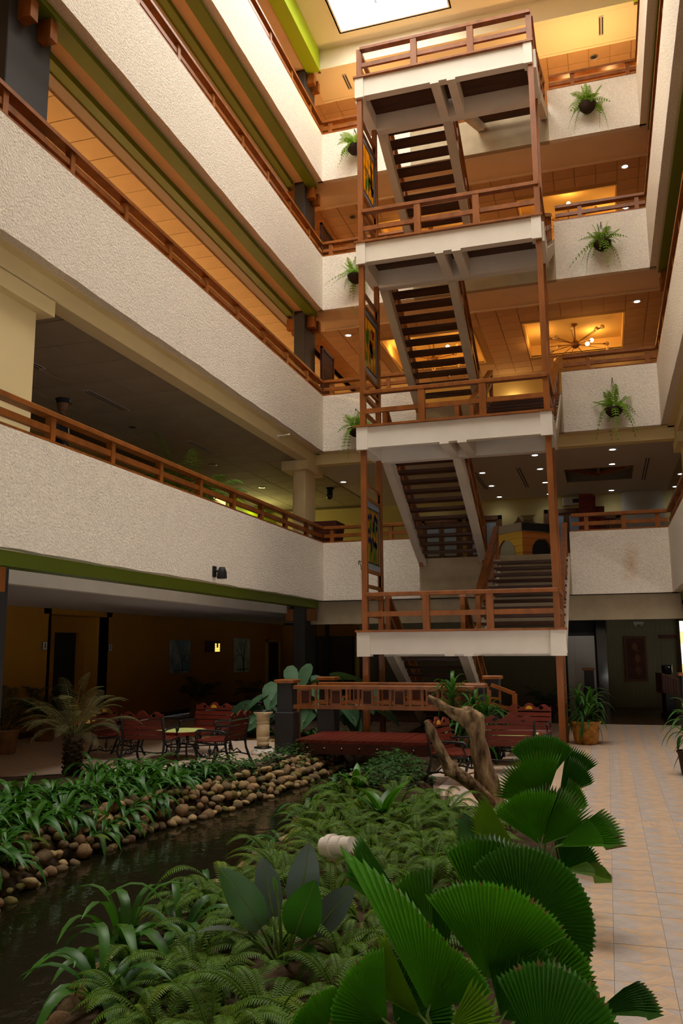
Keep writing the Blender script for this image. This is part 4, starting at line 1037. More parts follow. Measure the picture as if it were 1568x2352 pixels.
# ================================================================== benches and tables
def chair_proto(label, group):
    t = thing('garden_armchair', label, 'chair', (0, 0, 0), 0, group)
    w = .37
    for s in (-1, 1):
        x = s * (w - .015)
        mb = MB()
        mb.tube([(x, -.40, 0), (x, -.345, .10), (x, -.285, .24), (x, -.265, .36), (x, -.29, .50), (x, -.35, .74)], [.022, .02, .02, .022, .02, .016], 6)
        mb.tube([(x, .30, 0), (x, .245, .06), (x, .215, .14), (x, .24, .24), (x, .275, .31), (x, .25, .37)], [.026, .02, .018, .02, .022, .02], 6)
        mb.tube([(x, -.265, .36), (x, -.1, .345), (x, .1, .36), (x, .25, .375)], .018, 6)
        mb.tube([(x, -.30, .52), (x, -.18, .545), (x, .05, .555), (x, .2, .55), (x, .25, .52), (x, .235, .485), (x, .205, .49), (x, .21, .515)], [.018, .016, .018, .02, .018, .014, .012, .01], 6)
        mb.tube([(x, .16, .55), (x, .2, .46), (x, .24, .38)], .014, 6)
        mb.tube([(x, -.33, .13), (x, -.15, .16), (x, 0, .135), (x, .12, .16), (x, .215, .14)], .013, 6)
        f = mb.build('side_frame', M_iron, t, smooth=True)
        sc = MB()
        for c, dy in ((0, 1), (0, -1)):
            pts = [(x, dy * (.015 + .05 * a * cos(a * 5.2)), .25 + .055 * a * sin(a * 5.2)) for a in [k / 9 for k in range(10)]]
            sc.tube(pts, .010, 5)
        sc.tube([(x, 0, .14), (x, 0, .345)], .011, 5); sc.ball((x, 0, .25), .022, 8, 5)
        sc.tube([(x, -.2, .16), (x, -.12, .22), (x, -.06, .17)], .010, 5); sc.tube([(x, .16, .17), (x, .1, .22), (x, .06, .17)], .010, 5)
        sc.build('scroll', M_iron, f, smooth=True)
    MB().tube([(-w + .02, .2, .15), (0, .19, .13), (w - .02, .2, .15)], .010, 5).build('stretcher', M_iron, t)
    for k in range(6):
        y = -.22 + k * .088
        MB().cbox(-w, w, y - .036, y + .036, .375 + .012 * abs(k - 2.5) / 2.5, .397 + .012 * abs(k - 2.5) / 2.5, .005).build('seat_slat', M_slatw, t)
    P = lambda z: -.255 - (z - .36) * .235
    for k in range(4):
        z = .425 + k * .078
        MB().beam((-w, P(z) + .012, z), (w, P(z) + .012, z), .062, .02, up=(0, 1, .235)).build('back_slat', M_slatw, t)
    # scalloped top rail with two round holes
    mb = MB(); z0 = .715; N = 48
    def top(u): return z0 + .085 + .028 * cos(u * 3 * 2 * pi / 2) * (1 if abs(u) < .98 else 0) + (.018 if abs(u) < .2 else 0)
    def seg(xa, xb, za, zb, zc, zd):
        mb.hexa([(xa, P(za), za), (xb, P(zb), zb), (xb, P(zb) + .024, zb), (xa, P(za) + .024, za), (xa, P(zd), zd), (xb, P(zc), zc), (xb, P(zc) + .024, zc), (xa, P(zd) + .024, zd)])
    def hole(x):
        for c in (-.2, .2):
            d = abs(x - c)
            if d < .034: h = sqrt(.034 ** 2 - d * d); return (z0 + .052 - h, z0 + .052 + h)
        return None
    for i in range(N):
        xa, xb = -w + 2 * w * i / N, -w + 2 * w * (i + 1) / N
        ha, hb = hole(xa + 1e-4), hole(xb - 1e-4)
        ta, tb = top(xa / w), top(xb / w)
        if ha or hb:
            c = (z0 + .052, z0 + .052); ha = ha or c; hb = hb or c
            seg(xa, xb, z0, z0, hb[0], ha[0]); seg(xa, xb, ha[1], hb[1], tb, ta)
        else: seg(xa, xb, z0, z0, tb, ta)
    tr = mb.build('top_rail', M_slatw, t)
    mb = MB().prism([(.058 * cos(a * pi / 10), P(.745) + .024, .742 + .058 * sin(a * pi / 10)) for a in range(11)], (0, .008, 0))
    mb.build('emblem', M_gold, tr)
    return t
def place(o, x, y, rz, label):
    o.location = (x, y, 0); o.rotation_euler = (0, 0, rz); o['label'] = label; return o
CG = 'cast iron garden armchairs'
ch = chair_proto('x', CG)
place(ch, -7.10, 12.42, .06, 'garden armchair with its slatted back to the viewer, in front of the pale green table')
place(copy_tree(ch), -5.92, 12.50, pi / 2 - .02, 'garden armchair turned left toward the pale green table, its scrolled legs in full view')
place(copy_tree(ch), -6.92, 13.95, pi - .08, 'garden armchair facing the viewer behind the pale green table, yellow emblem on its back')
place(copy_tree(ch), -8.02, 12.95, -pi / 2 - .05, 'garden armchair left of the pale green table, half hidden by the armchair in front')
place(copy_tree(ch), -1.98, 11.75, -pi / 2 - .25, 'garden armchair behind the driftwood, facing the tiled walkway')
place(copy_tree(ch), -1.36, 14.8, pi - .05, 'garden armchair facing the viewer between the driftwood and the golden pot')
place(copy_tree(ch), -1.45, 12.85, .15, 'garden armchair with its back to the viewer behind the fan palms')
def table(x, y, label):
    t = thing('garden_table', label, 'table', (x, y, 0))
    oc = lambda r, z: [(r * cos(pi / 8 + k * pi / 4), r * sin(pi / 8 + k * pi / 4), z) for k in range(8)]
    MB().prism(oc(.50, .40), (0, 0, .05)).build('rim', M_slatw, t)
    MB().prism(oc(.43, .445), (0, 0, .010)).build('top', M_tabletop, t)
    for k in range(4):
        a = k * pi / 2 + pi / 4; c, s = cos(a), sin(a)
        MB().tube([(.36 * c, .36 * s, 0), (.27 * c, .27 * s, .08), (.25 * c, .25 * s, .2), (.33 * c, .33 * s, .32), (.30 * c, .30 * s, .41)], [.024, .018, .018, .022, .02], 6).build('leg', M_iron, t, smooth=True)
    MB().tube([(.25 * cos(k * pi / 6), .25 * sin(k * pi / 6), .2) for k in range(13)], .012, 5).build('ring', M_iron, t)
table(-6.92, 13.12, 'octagonal garden table with pale green top between four armchairs')
table(-1.50, 13.85, 'octagonal garden table hidden between the armchairs by the driftwood')
# ================================================================== driftwood
DW = thing('driftwood', 'bleached dead tree trunk with two crooked branches standing among the ferns', 'driftwood', (-1.38, 9.95, 0))
def gnarl(pts, rad, seed, n=14, sub=6):
    """swept trunk with fluted, knotty skin"""
    pts = [Vector(p) for p in pts]; P = []; Rr = []
    for i in range(len(pts) - 1):
        p0, p1, p2, p3 = pts[max(i - 1, 0)], pts[i], pts[i + 1], pts[min(i + 2, len(pts) - 1)]
        for k in range(sub):
            t = k / sub
            P.append(.5 * ((2 * p1) + (p2 - p0) * t + (2 * p0 - 5 * p1 + 4 * p2 - p3) * t * t + (3 * p1 - p0 - 3 * p2 + p3) * t ** 3)); Rr.append(rad[i] + (rad[i + 1] - rad[i]) * t)
    P.append(pts[-1]); Rr.append(rad[-1])
    mb = MB().tube(P, Rr, n); r = random.Random(seed); ph = [r.uniform(0, 6) for _ in range(4)]
    for i in range(len(P)):
        for k in range(n):
            v = Vector(mb.v[i * n + k]); d = v - P[i]; g = 2 * pi * k / n
            f = 1 + .20 * sin(3 * g + ph[0] + i * .10) + .12 * sin(5 * g + ph[1] - i * .14) + .08 * sin(i * .8 + ph[2])
            mb.v[i * n + k] = tuple(P[i] + d * f)
    return mb
mb = gnarl([(-1.33, 10.0, -.1), (-1.37, 9.95, .12), (-1.415, 9.88, .40), (-1.455, 9.82, .68), (-1.475, 9.78, .86), (-1.505, 9.755, .98), (-1.60, 9.72, 1.03), (-1.71, 9.67, 1.075), (-1.84, 9.61, 1.165), (-1.96, 9.56, 1.25)], [.16, .13, .105, .09, .095, .12, .085, .055, .042, .02], 2)
mb.ball((-1.44, 9.72, 1.0), .085, 10, 7, sq=(1, .8, .9)); mb.ball((-1.49, 9.68, .93), .05, 8, 6); mb.ball((-1.55, 9.70, 1.09), .06, 8, 6, sq=(1.4, .7, .8))
mb.build('trunk', M_drift, DW, world=True, smooth=True)
gnarl([(-1.34, 9.9, .05), (-1.45, 9.75, .22), (-1.60, 9.62, .36), (-1.72, 9.56, .45), (-1.79, 9.52, .58), (-1.86, 9.47, .74), (-1.92, 9.43, .90), (-1.965, 9.40, .99)], [.09, .075, .06, .075, .058, .052, .045, .02], 5).build('branch', M_drift, DW, world=True, smooth=True)
MB().ball((-1.73, 9.5, .44), .06, 9, 6, sq=(1.2, .8, .8)).build('knot', M_drift, DW, world=True, smooth=True)
# ================================================================== white pipe lamp in the ferns
t = thing('pipe_lamp', 'short white plastic pipe elbow lamp standing among the ferns', 'lamp', (-2.05, 6.3, .03))
MB().tube([(0, 0, 0), (0, 0, .24)], .034, 18).build('riser', M_ivory, t)
MB().tube([(-.075, .03, .275), (.10, -.04, .31)], .072, 24).build('elbow', M_pvc, t)
MB().tube([(-.025, .01, .285), (.02, -.008, .294)], .088, 24).build('collar', M_pvc, t)
MB().tube([(.10, -.04, .31), (.18, -.072, .326)], .060, 24).build('cap', M_pvc, t)
# ================================================================== person behind the railing
PS = thing('person', 'person in dark uniform and peaked cap standing behind the left gallery railing', 'person', (-8.02, 10.95, 4.0), -1.15)
def skin(name, vs, es, rad, m, parent, root=0, sub=2):
    me = bpy.data.meshes.new(name); me.from_pydata(vs, es, []); me.materials.append(m)
    o = bpy.data.objects.new(name, me); COL.objects.link(o); o.parent = parent
    md = o.modifiers.new('skin', 'SKIN'); md.use_smooth_shade = True
    for i, r in enumerate(rad): me.skin_vertices[0].data[i].radius = r if isinstance(r, tuple) else (r, r)
    me.skin_vertices[0].data[root].use_root = True
    o.modifiers.new('sub', 'SUBSURF').levels = sub; o.modifiers['sub'].render_levels = sub
    return o
# body faces +Y: pelvis, spine, neck, head ; arms hang with the hands near the rail ; legs
V = [(0, 0, .93), (0, .0, 1.10), (0, .0, 1.28), (0, -.01, 1.41), (0, .005, 1.49),
     (.17, -.01, 1.40), (.23, -.02, 1.14), (.22, .10, .93), (-.17, -.01, 1.40), (-.23, -.02, 1.14), (-.22, .10, .93),
     (.09, 0, .88), (.10, .01, .50), (.10, -.02, .09), (.11, .10, .04), (-.09, 0, .88), (-.10, .01, .50), (-.10, -.02, .09), (-.11, .10, .04)]
E = [(0, 1), (1, 2), (2, 3), (3, 4), (3, 5), (5, 6), (6, 7), (3, 8), (8, 9), (9, 10), (0, 11), (11, 12), (12, 13), (13, 14), (0, 15), (15, 16), (16, 17), (17, 18)]
R = [(.15, .11), (.14, .10), (.165, .11), (.12, .08), .055, .065, .05, .038, .065, .05, .038, .088, .065, .048, .04, .088, .065, .048, .04]
skin('body', V, E, R, M_cloth, PS)
hd = MB()
prof = [(.010, -.115), (.045, -.108), (.062, -.085), (.070, -.045), (.076, 0), (.078, .045), (.070, .085), (.048, .112), (.012, .122)]
hd.lathe(prof, (0, .015, 1.62), 20)
for i in range(len(hd.v)):
    x, y, z = hd.v[i]; yy = (y - .015) * 1.22
    if yy > .06 and z < 1.56: yy *= .94
    hd.v[i] = (x, yy + .015, z)
hd.tube([(0, .10, 1.635), (0, .125, 1.60), (0, .118, 1.592), (0, .098, 1.59)], [.009, .016, .013, .006], 8)
for s in (-1, 1):
    hd.ball((s * .078, .01, 1.615), .026, 8, 6, sq=(.35, .7, 1.15))
    hd.ball((s * .03, .098, 1.645), .020, 8, 5, sq=(1.2, .35, .4))
hd.tube([(-.028, .096, 1.565), (0, .106, 1.563), (.028, .096, 1.565)], [.006, .010, .006], 6)
hd.tube([(0, .0, 1.42), (0, .005, 1.53)], [.055, .05], 12)
ho = hd.build('head', M_skin, PS, smooth=True)
ey = MB()
for s in (-1, 1): ey.ball((s * .03, .101, 1.632), .010, 8, 5, sq=(1.2, .5, .7))
ey.build('eyes', M_white, ho, smooth=True)
MB().ball((-.03, .107, 1.632), .005, 6, 4).ball((.03, .107, 1.632), .005, 6, 4).build('pupils', M_black, ho)
cp = MB().lathe([(.080, .050), (.083, .06), (.084, .085), (.097, .112), (.092, .126), (.05, .134), (.005, .136)], (0, .012, 1.60), 20)
for i in range(len(cp.v)):
    x, y, z = cp.v[i]; cp.v[i] = (x, (y - .012) * 1.2 + .012, z)
co = cp.build('cap', M_cloth, PS, smooth=True)
MB().prism([(.075 * cos(a * pi / 8), .075 + .09 * sin(a * pi / 8), 1.655 - .022 * sin(a * pi / 8)) for a in range(9)], (0, .0, .008)).build('peak', M_blackglass, co)
MB().ball((0, .125, 1.70), .014, 8, 5, sq=(1, .4, 1.2)).build('badge', M_greyl, co)
# shirt emblem, tie and hands
MB().box(.05, .11, .105, .118, 1.26, 1.31).build('pocket_badge', M_greyl, PS); MB().prism([(-.012, .098, 1.42), (.012, .098, 1.42), (.022, .122, 1.18), (0, .122, 1.14), (-.022, .122, 1.18)], (0, .008, 0)).build('tie', M_greyl, PS)
for s in (-1, 1):
    hv = [(s * .22, .10, .93), (s * .215, .135, .885), (s * .21, .155, .85)]; he = [(0, 1), (1, 2)]; hr = [.026, (.034, .018), (.036, .016)]
    for k in range(4):
        b = len(hv); o = (k - 1.5) * .018
        hv += [(s * .21, .165 + o * .4, .835 - abs(o) * .1), (s * .207 + o, .185, .805 - .006 * abs(k - 1)), (s * .204 + o, .178, .772 - .006 * (3 - abs(k - 1)))]
        he += [(2, b), (b, b + 1), (b + 1, b + 2)]; hr += [.011, .0095, .008]
    b = len(hv); hv += [(s * .185, .15, .86), (s * .172, .165, .83)]; he += [(1, b), (b, b + 1)]; hr += [.011, .009]
    skin('hand', hv, he, hr, M_skin, PS, 0, 1)
# ================================================================== stones along the banks
def stone_mesh(seed):
    r = random.Random(seed); mb = MB(); n, k = 8, 5
    mb.ball((0, 0, 0), 1, n, k, sq=(r.uniform(.9, 1.3), r.uniform(.75, 1.0), r.uniform(.6, .85)))
    ph = [r.uniform(0, 6) for _ in range(3)]
    mb.v = [tuple(c * (1 + .13 * sin(3 * v[0] + ph[0]) + .1 * sin(4 * v[1] + ph[1]) + .08 * sin(5 * v[2] + ph[2])) for c in v) for v in mb.v]
    return mb
ST_M = [mat('river_stone_%d' % i, c, .8, .25, var=.25, vscale=6) for i, c in enumerate(((.34, .23, .11), (.25, .15, .075), (.17, .115, .06), (.40, .28, .13), (.17, .14, .04)))]
SM = [stone_mesh(k).mesh('stone', ST_M[k % 5], smooth=True) for k in range(10)]
bank = thing('stone_bank', 'bank of rounded river stones lining the left side of the stream', 'stones', (-5.0, 10, 0))
r = random.Random(21); pl = []
y = 5.6
while y < 15.6 and len(pl) < 296:
    for row in range(4):
        d = -.02 + row * .105 + r.uniform(-.03, .03); yy = y + r.uniform(-.05, .05)
        sz = r.uniform(.05, .082) * (1.3 if r.random() < .1 else 1) * (.85 if yy < 8.5 else 1)
        x = lerp(SL, yy) - d; z = -.33 + .33 * min(1, (d + .05) / .36) ** .8 + sz * .25
        if len(pl) < 296: pl.append((x, yy, z, sz))
    y += .128 if y > 8 else .145
for x, yy, z, sz in pl:
    link('stone', r.choice(SM), bank, Matrix.Translation((x + 5.0, yy - 10, z)) @ Matrix.Rotation(r.uniform(0, 6.28), 4, 'Z') @ Matrix.Rotation(r.uniform(-.5, .5), 4, 'X') @ Matrix.Scale(sz, 4))
bank2 = thing('stone_bank', 'few half hidden brown stones on the right bank under the strap leaves', 'stones', (-2.9, 6, 0))
for k in range(70):
    yy = r.uniform(3.8, 13.5); d = r.uniform(.0, .3); sz = r.uniform(.05, .10)
    link('stone', r.choice(SM), bank2, Matrix.Translation((lerp(SR, yy) + d + 2.9, yy - 6, -.33 + d * .9 + sz * .25)) @ Matrix.Rotation(r.uniform(0, 6.28), 4, 'Z') @ Matrix.Scale(sz, 4))
sb = MB()
for k in range(60):
    sb.box(0, 0, 0, 0, 0, 0) if False else None
for k in range(34):
    x0 = -8.6 + .1 * k; yy = 16.42 - .17 * (x0 + 8.6)
    sb.ball((x0, yy, .0), .09, 7, 4, sq=(1, .7, .35))
o = sb.build('sand_edging', M_sand); tag(o, 'strip of sandy gravel edging the bed of elephant ears behind the lounge', 'gravel', kind='stuff')

# ================================================================== leaf prototypes (shared meshes)
def arc(L, lift, droop, n=7, side=0):
    """points of an arching blade in the XZ plane"""
    return [(L * (i / n) * (1 - .18 * (i / n)), side * (i / n) ** 2, L * (lift * (i / n) - droop * (i / n) ** 2)) for i in range(n + 1)]
def strap(L, w, lift, droop, side=0, fold=.3):
    pts = arc(L, lift, droop, 7, side)
    return MB().ribbon(pts, [w * (.55 + 1.2 * t - .3 * t * t) * (1 - t ** 3.2) + .0015 for t in [i / 7 for i in range(8)]], fold=fold)
def frond(L, lift, droop, n, pl, pw, hang=.2, taper=.75, base=.12, jag=2):
    """feather frond: rachis with n pairs of leaflets"""
    mb = MB(); pts = [Vector(p) for p in arc(L, lift, droop, 12)]
    mb.tube(pts, [.006 * (1 - .8 * i / 12) * max(1, L) + .0012 for i in range(13)], 4, cap=False)
    for i in range(n):
        t = base + (1 - base) * (i + .5) / n; f = t * 12; a = int(min(f, 11)); p = pts[a].lerp(pts[a + 1], f - a); tg = (pts[a + 1] - pts[a]).normalized()
        ln = pl * (sin(pi * min(1, (t - base) / (1 - base) * .86 + .14)) ** .6) * (1 - taper * .25 * t)
        sd = tg.cross(Vector((0, 0, 1))).normalized(); up = sd.cross(tg)
        for s in (-1, 1):
            d = (sd * s + tg * .42).normalized()
            q = [p, p + d * ln * .5 + up * ln * .04, p + d * ln - up * ln * hang]
            mb.ribbon(q, [pw * .55, pw, .0012], up=up, fold=.15)
    return mb
PR_strap = [strap(.50, .030, .95, 1.0, .0).mesh('leaf', GL_strap, smooth=True), strap(.46, .028, 1.15, 1.2, .05).mesh('leaf', GL_strap2, smooth=True), strap(.42, .028, .75, .95, -.05).mesh('leaf', GL_strap, smooth=True), strap(.50, .026, 1.3, 1.15, .02).mesh('leaf', GL_strap2, smooth=True)]
PR_fern = [frond(.48, .85, .8, 27, .066, .0048).mesh('frond', GL_fern), frond(.44, .6, .72, 25, .068, .0048).mesh('frond', GL_fern2), frond(.52, 1.1, 1.0, 28, .062, .0048).mesh('frond', GL_fern)]
PR_bask = [frond(.42, .9, 1.0, 11, .10, .011).mesh('frond', GL_bask), frond(.40, .6, 1.15, 10, .10, .011).mesh('frond', GL_bask), frond(.36, 1.3, .5, 10, .09, .011).mesh('frond', GL_bask), frond(.5, .3, 1.5, 11, .09, .011).mesh('frond', GL_bask)]
PR_date = [frond(1.05, 1.2, .85, 30, .15, .0036, .15).mesh('frond', GL_dry), frond(1.0, 1.6, .9, 30, .14, .0036, .15).mesh('frond', GL_dry), frond(1.1, .85, .72, 30, .15, .0036, .2).mesh('frond', GL_dry)]
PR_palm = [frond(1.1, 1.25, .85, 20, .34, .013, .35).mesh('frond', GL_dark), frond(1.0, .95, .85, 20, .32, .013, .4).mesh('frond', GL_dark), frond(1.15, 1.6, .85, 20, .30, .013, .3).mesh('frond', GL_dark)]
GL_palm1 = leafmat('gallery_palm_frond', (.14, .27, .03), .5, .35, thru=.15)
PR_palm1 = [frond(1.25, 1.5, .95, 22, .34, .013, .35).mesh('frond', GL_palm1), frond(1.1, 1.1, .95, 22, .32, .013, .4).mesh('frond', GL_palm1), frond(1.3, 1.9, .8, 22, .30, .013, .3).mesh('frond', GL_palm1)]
PR_drac = [strap(.52, .028, 1.0, 1.15).mesh('leaf', GL_strap, smooth=True), strap(.48, .030, 1.4, 1.1, .04).mesh('leaf', GL_strap2, smooth=True), strap(.50, .028, .6, 1.2, -.04).mesh('leaf', GL_strap, smooth=True)]

def rosette(root, protos, n, seed, tilt=(-.25, .25), sc=(.8, 1.15), z=0, spread=.03, pname=None, full=2 * pi, a0=0):
    r = random.Random(seed)
    for k in range(n):
        a = a0 + full * k / n + r.uniform(-.25, .25); me = r.choice(protos); s = r.uniform(*sc)
        M = Matrix.Translation((spread * cos(a), spread * sin(a), z)) @ Matrix.Rotation(a, 4, 'Z') @ Matrix.Rotation(-r.uniform(*tilt), 4, 'Y') @ Matrix.Rotation(r.uniform(-.2, .2), 4, 'X') @ Matrix.Scale(s, 4)
        link(pname or me.name.split('.')[0], me, root, M)
    return root

# ---- strap leaf clumps on the left bank
r = random.Random(5); cl = []
y = 5.3
while y < 12.6:
    for row, d in enumerate((.27, .68, 1.12, 1.58, 2.05)):
        yy = y + r.uniform(-.13, .13) + .18 * (row % 2); x = lerp(SL, yy) - d + r.uniform(-.1, .1)
        if inside(SEAT, x - .05, yy + .12) or inside(SEAT, x, yy + .22): continue
        if row == 0 and (r.random() < .12 or yy > 9.6): continue
        if row > 1 and (x + 7.0) ** 2 + (yy - 9.9) ** 2 < .45: continue
        if yy > 11.2 or (x < -6.9 and 8.0 < yy < 9.7): continue
        cl.append((row, yy, x))
    y += .38
protoc = []
for v in range(4):
    t = thing('strap_leaf_clump', 'x', 'plant', (0, 0, 0), 0, 'strap leaf clumps on the left bank'); rosette(t, PR_strap, 20, 40 + v, (-.35, .35), (.75, 1.15)); protoc.append(t)
RN = ['along the stream stones', 'in the second row behind the stones', 'in the middle row of the left bed', 'in the fourth row of the left bed', 'at the back of the left bed']
cnt = {}
for k, (row, yy, x) in enumerate(cl):
    c = protoc[k] if k < 4 else copy_tree(protoc[k % 4])
    c.location = (x, yy, soil_z(x, yy) - .01); c.rotation_euler = (0, 0, r.uniform(0, 6.28)); s = r.uniform(.85, 1.15); c.scale = (s, s, s)
    q = cnt.get(row, 0); cnt[row] = q + 1
    c['label'] = 'strap leaf clump %s, %s from the viewer' % (RN[row], ORD[min(q, 25)])
# ---- strap leaf clumps on the right bank and by the near edge of the stream
for k, (x, y, s, n, lab) in enumerate(((-2.86, 4.75, 1.15, 15, 'large arching strap leaf clump hanging over the near right bank'), (-2.88, 4.5, .9, 12, 'strap leaf clump hanging over the water at the lower left'), (-2.62, 5.02, 1.1, 12, 'upright strap leaf clump behind the near right bank clump'), (-2.55, 4.05, 1.0, 12, 'strap leaf clump at the bottom edge in front of the ferns'), (-3.22, 9.0, .9, 12, 'fine strap leaf clump on the right bank beside the pale pipe lamp'), (-3.5, 10.9, .8, 10, 'strap leaf clump on the right bank nearest the footbridge'), (-3.15, 8.1, .8, 10, 'low strap leaf clump on the right bank in the middle of the stream'), (-3.05, 6.3, .85, 10, 'strap leaf clump on the right bank left of the paddle leaves'))):
    t = thing('strap_leaf_clump', lab, 'plant', (x, y, soil_z(x, y)), .7 * k); rosette(t, PR_strap, n, 90 + k, (-.2, .5), (.85 * s, 1.2 * s))
# ---- small clumps under the elephant ears
for k in range(14):
    x = -7.9 + .235 * k; y = 16.75 - .17 * (x + 8.6) + .12 * (k % 2)
    t = thing('strap_leaf_clump', 'small clump of thin leaves in front of the elephant ears, %s from the left' % ORD[k], 'plant', (x, y, .0), k, 'thin leaf clumps in front of the elephant ears'); rosette(t, PR_strap, 11, 130 + k, (-.1, .5), (.6, .95))
# ---- ferns
FN = [(-2.40, 5.55), (-2.62, 5.42), (-2.15, 5.15), (-2.35, 3.98), (-2.10, 4.18), (-1.85, 4.10), (-2.25, 4.45), (-1.95, 4.85), (-1.6, 3.95), (-1.35, 4.3), (-1.95, 5.95), (-2.35, 6.2), (-2.62, 6.6), (-2.3, 7.1), (-1.85, 6.9), (-1.4, 6.8), (-2.15, 7.55), (-1.65, 7.55), (-2.55, 7.8), (-2.05, 8.2), (-1.5, 8.15), (-2.7, 8.5), (-2.25, 8.8), (-1.75, 8.75), (-2.75, 9.2), (-2.3, 9.4), (-2.95, 9.75), (-1.0, 8.6), (-1.25, 9.15), (-3.2, 10.25), (-1.1, 7.6), (-2.9, 7.2), (-1.6, 5.55), (-1.3, 6.1), (-1.75, 9.2), (-3.05, 8.9), (-2.9, 5.6), (-2.85, 6.1), (-1.5, 4.8), (-1.2, 5.2), (-2.0, 6.45), (-1.6, 6.4), (-1.1, 6.6), (-2.0, 7.2), (-1.35, 7.3), (-2.45, 7.4), (-1.85, 7.9), (-1.2, 8.1), (-2.4, 8.3), (-1.95, 8.6), (-2.95, 8.3), (-1.5, 8.6), (-2.55, 9.0), (-2.0, 9.1), (-2.6, 4.5), (-2.05, 3.75), (-1.75, 3.7), (-2.3, 4.8), (-1.3, 3.9), (-1.05, 4.6)]
pf = []
for v in range(4):
    t = thing('fern', 'x', 'fern', (0, 0, 0), 0, 'ferns on the right bank'); rosette(t, PR_fern, 24, 60 + v, (-.45, .4), (.65, 1.2), spread=.05); pf.append(t)
FN.sort(key=lambda p: p[1])
for k, (x, y) in enumerate(FN):
    c = pf[k] if k < 4 else copy_tree(pf[k % 4]); c.location = (x, y, soil_z(x, y) - .01); c.rotation_euler = (0, 0, r.uniform(0, 6.28)); s = r.uniform(.8, 1.1) * (.9 if y < 5 else 1); c.scale = (s, s, s)
    band = 'at the bottom of the view' if y < 5 else ('around the paddle leaf plant' if y < 6.5 else ('around the pipe lamp' if y < 8 else 'in front of the driftwood'))
    q = cnt.get(band, 0); cnt[band] = q + 1
    c['label'] = 'lacy fern %s, %s from the viewer there' % (band, ORD[min(q, 25)])
for k, (x, y, s, lab) in enumerate(((-4.62, 5.9, .9, 'bright fern hanging over the stones at the left edge of the view'), (-5.35, 8.05, .8, 'yellow green fern draped over the stones below the date palm'), (-5.1, 8.35, .75, 'small yellow green fern over the stones, right of the draped one'), (-5.45, 7.2, .8, 'fern lying over the left bank stones, second from the viewer'), (-5.9, 7.9, .8, 'fern among the strap leaves on the left bank'))):
    t = thing('fern', lab, 'fern', (x, y, soil_z(x, y) + .05), k); rosette(t, PR_fern, 9, 170 + k, (-.5, .2), (.7 * s, 1.0 * s))
# ---- groundcover mats
def cover(name, label, spots, n, seed, sz=(.03, .055)):
    r = random.Random(seed); mb = MB()
    for (x, y, rad, h) in spots:
        for k in range(int(n * rad * rad / .06)):
            a = r.uniform(0, 6.28); q = rad * sqrt(r.random()); px, py = x + q * cos(a), y + q * sin(a); pz = soil_z(px, py) + h * (1 - (q / rad) ** 2) * r.uniform(.5, 1.1) + .02
            L = r.uniform(*sz); b = r.uniform(0, 6.28); d = Vector((cos(b), sin(b), r.uniform(-.3, .5))); p = Vector((px, py, pz))
            mb.ribbon([p, p + d * L, p + d * L * 2 + Vector((0, 0, -.01))], [.004, L * .62, .003], fold=.2)
    o = mb.build(name, GL_cover); return tag(o, label, 'plant', kind='stuff')
cover('groundcover', 'low leafy groundcover spilling over the stones between the armchairs and the footbridge', [(-5.15, 13.3, .42, .2), (-5.2, 12.6, .42, .2), (-5.05, 14.0, .40, .22), (-5.5, 11.9, .45, .18), (-5.6, 11.3, .45, .16), (-5.15, 11.6, .35, .15), (-4.95, 14.5, .25, .15), (-5.3, 10.9, .4, .14)], 60, 3)
cover('groundcover', 'low leafy groundcover on the right bank between the stream and the patio', [(-3.0, 11.2, .45, .22), (-2.75, 11.7, .45, .25), (-3.1, 12.2, .45, .25), (-3.2, 12.9, .4, .22), (-2.75, 10.7, .4, .2), (-2.55, 11.0, .3, .2), (-3.2, 10.6, .4, .2)], 60, 4)
# ---- hanging baskets
for k, (x, z, lab) in enumerate(((.27, 15.40, 'hanging fern basket right of the stairs, on the top floor parapet'), (.42, 11.63, 'hanging fern basket right of the stairs, on the third floor parapet'), (.46, 7.40, 'hanging fern basket right of the stairs, on the second floor parapet'), (-5.90, 15.45, 'hanging fern basket left of the stairs, on the top floor parapet'), (-5.91, 11.68, 'hanging fern basket left of the stairs, on the third floor parapet'), (-5.94, 7.45, 'hanging fern basket left of the stairs, on the second floor parapet'))):
    t = thing('hanging_basket', lab, 'hanging basket', (x, 20.42, z), k * .9)
    MB().lathe([(.02, -.22), (.11, -.19), (.19, -.10), (.225, .0), (.21, .0), (.17, -.08), (.02, -.15)], n=18).build('basket', M_potdark, t, smooth=True)
    MB().lathe([(.20, -.03), (.1, .02), (.01, .03)], n=14).build('soil', M_soil, t)
    h = .72 if k == 2 else .5
    top = Vector((0, 0, h)); mb = MB()
    for q in range(3): mb.tube([(.21 * cos(q * 2.1), .21 * sin(q * 2.1), 0), top], .004, 4)
    mb.build('hanger', M_iron, t)
    d = Vector((0, 1, 0)); d.rotate(Matrix.Rotation(-k * .9, 3, 'Z'))
    MB().tube([top + d * .3 + Vector((0, 0, .02)), top + Vector((0, 0, .04)), top - d * .03], .011, 6).build('hook', M_iron, t)
    rosette(t, PR_bask, 34, 300 + k, (-.35, .8), (.85, 1.4), 0, .06)
# ---- wall hook on the first floor parapet
t = thing('basket_hook', 'empty iron basket hook on the first floor parapet beside the left stair posts', 'hook', (-5.9, 20.70, 3.75))
MB().tube([(0, .02, .25), (0, -.25, .25), (0, -.32, .2), (0, -.28, .15)], .012, 6).tube([(0, .02, 0), (0, -.2, .24)], .009, 6).build('arm', M_iron, t)
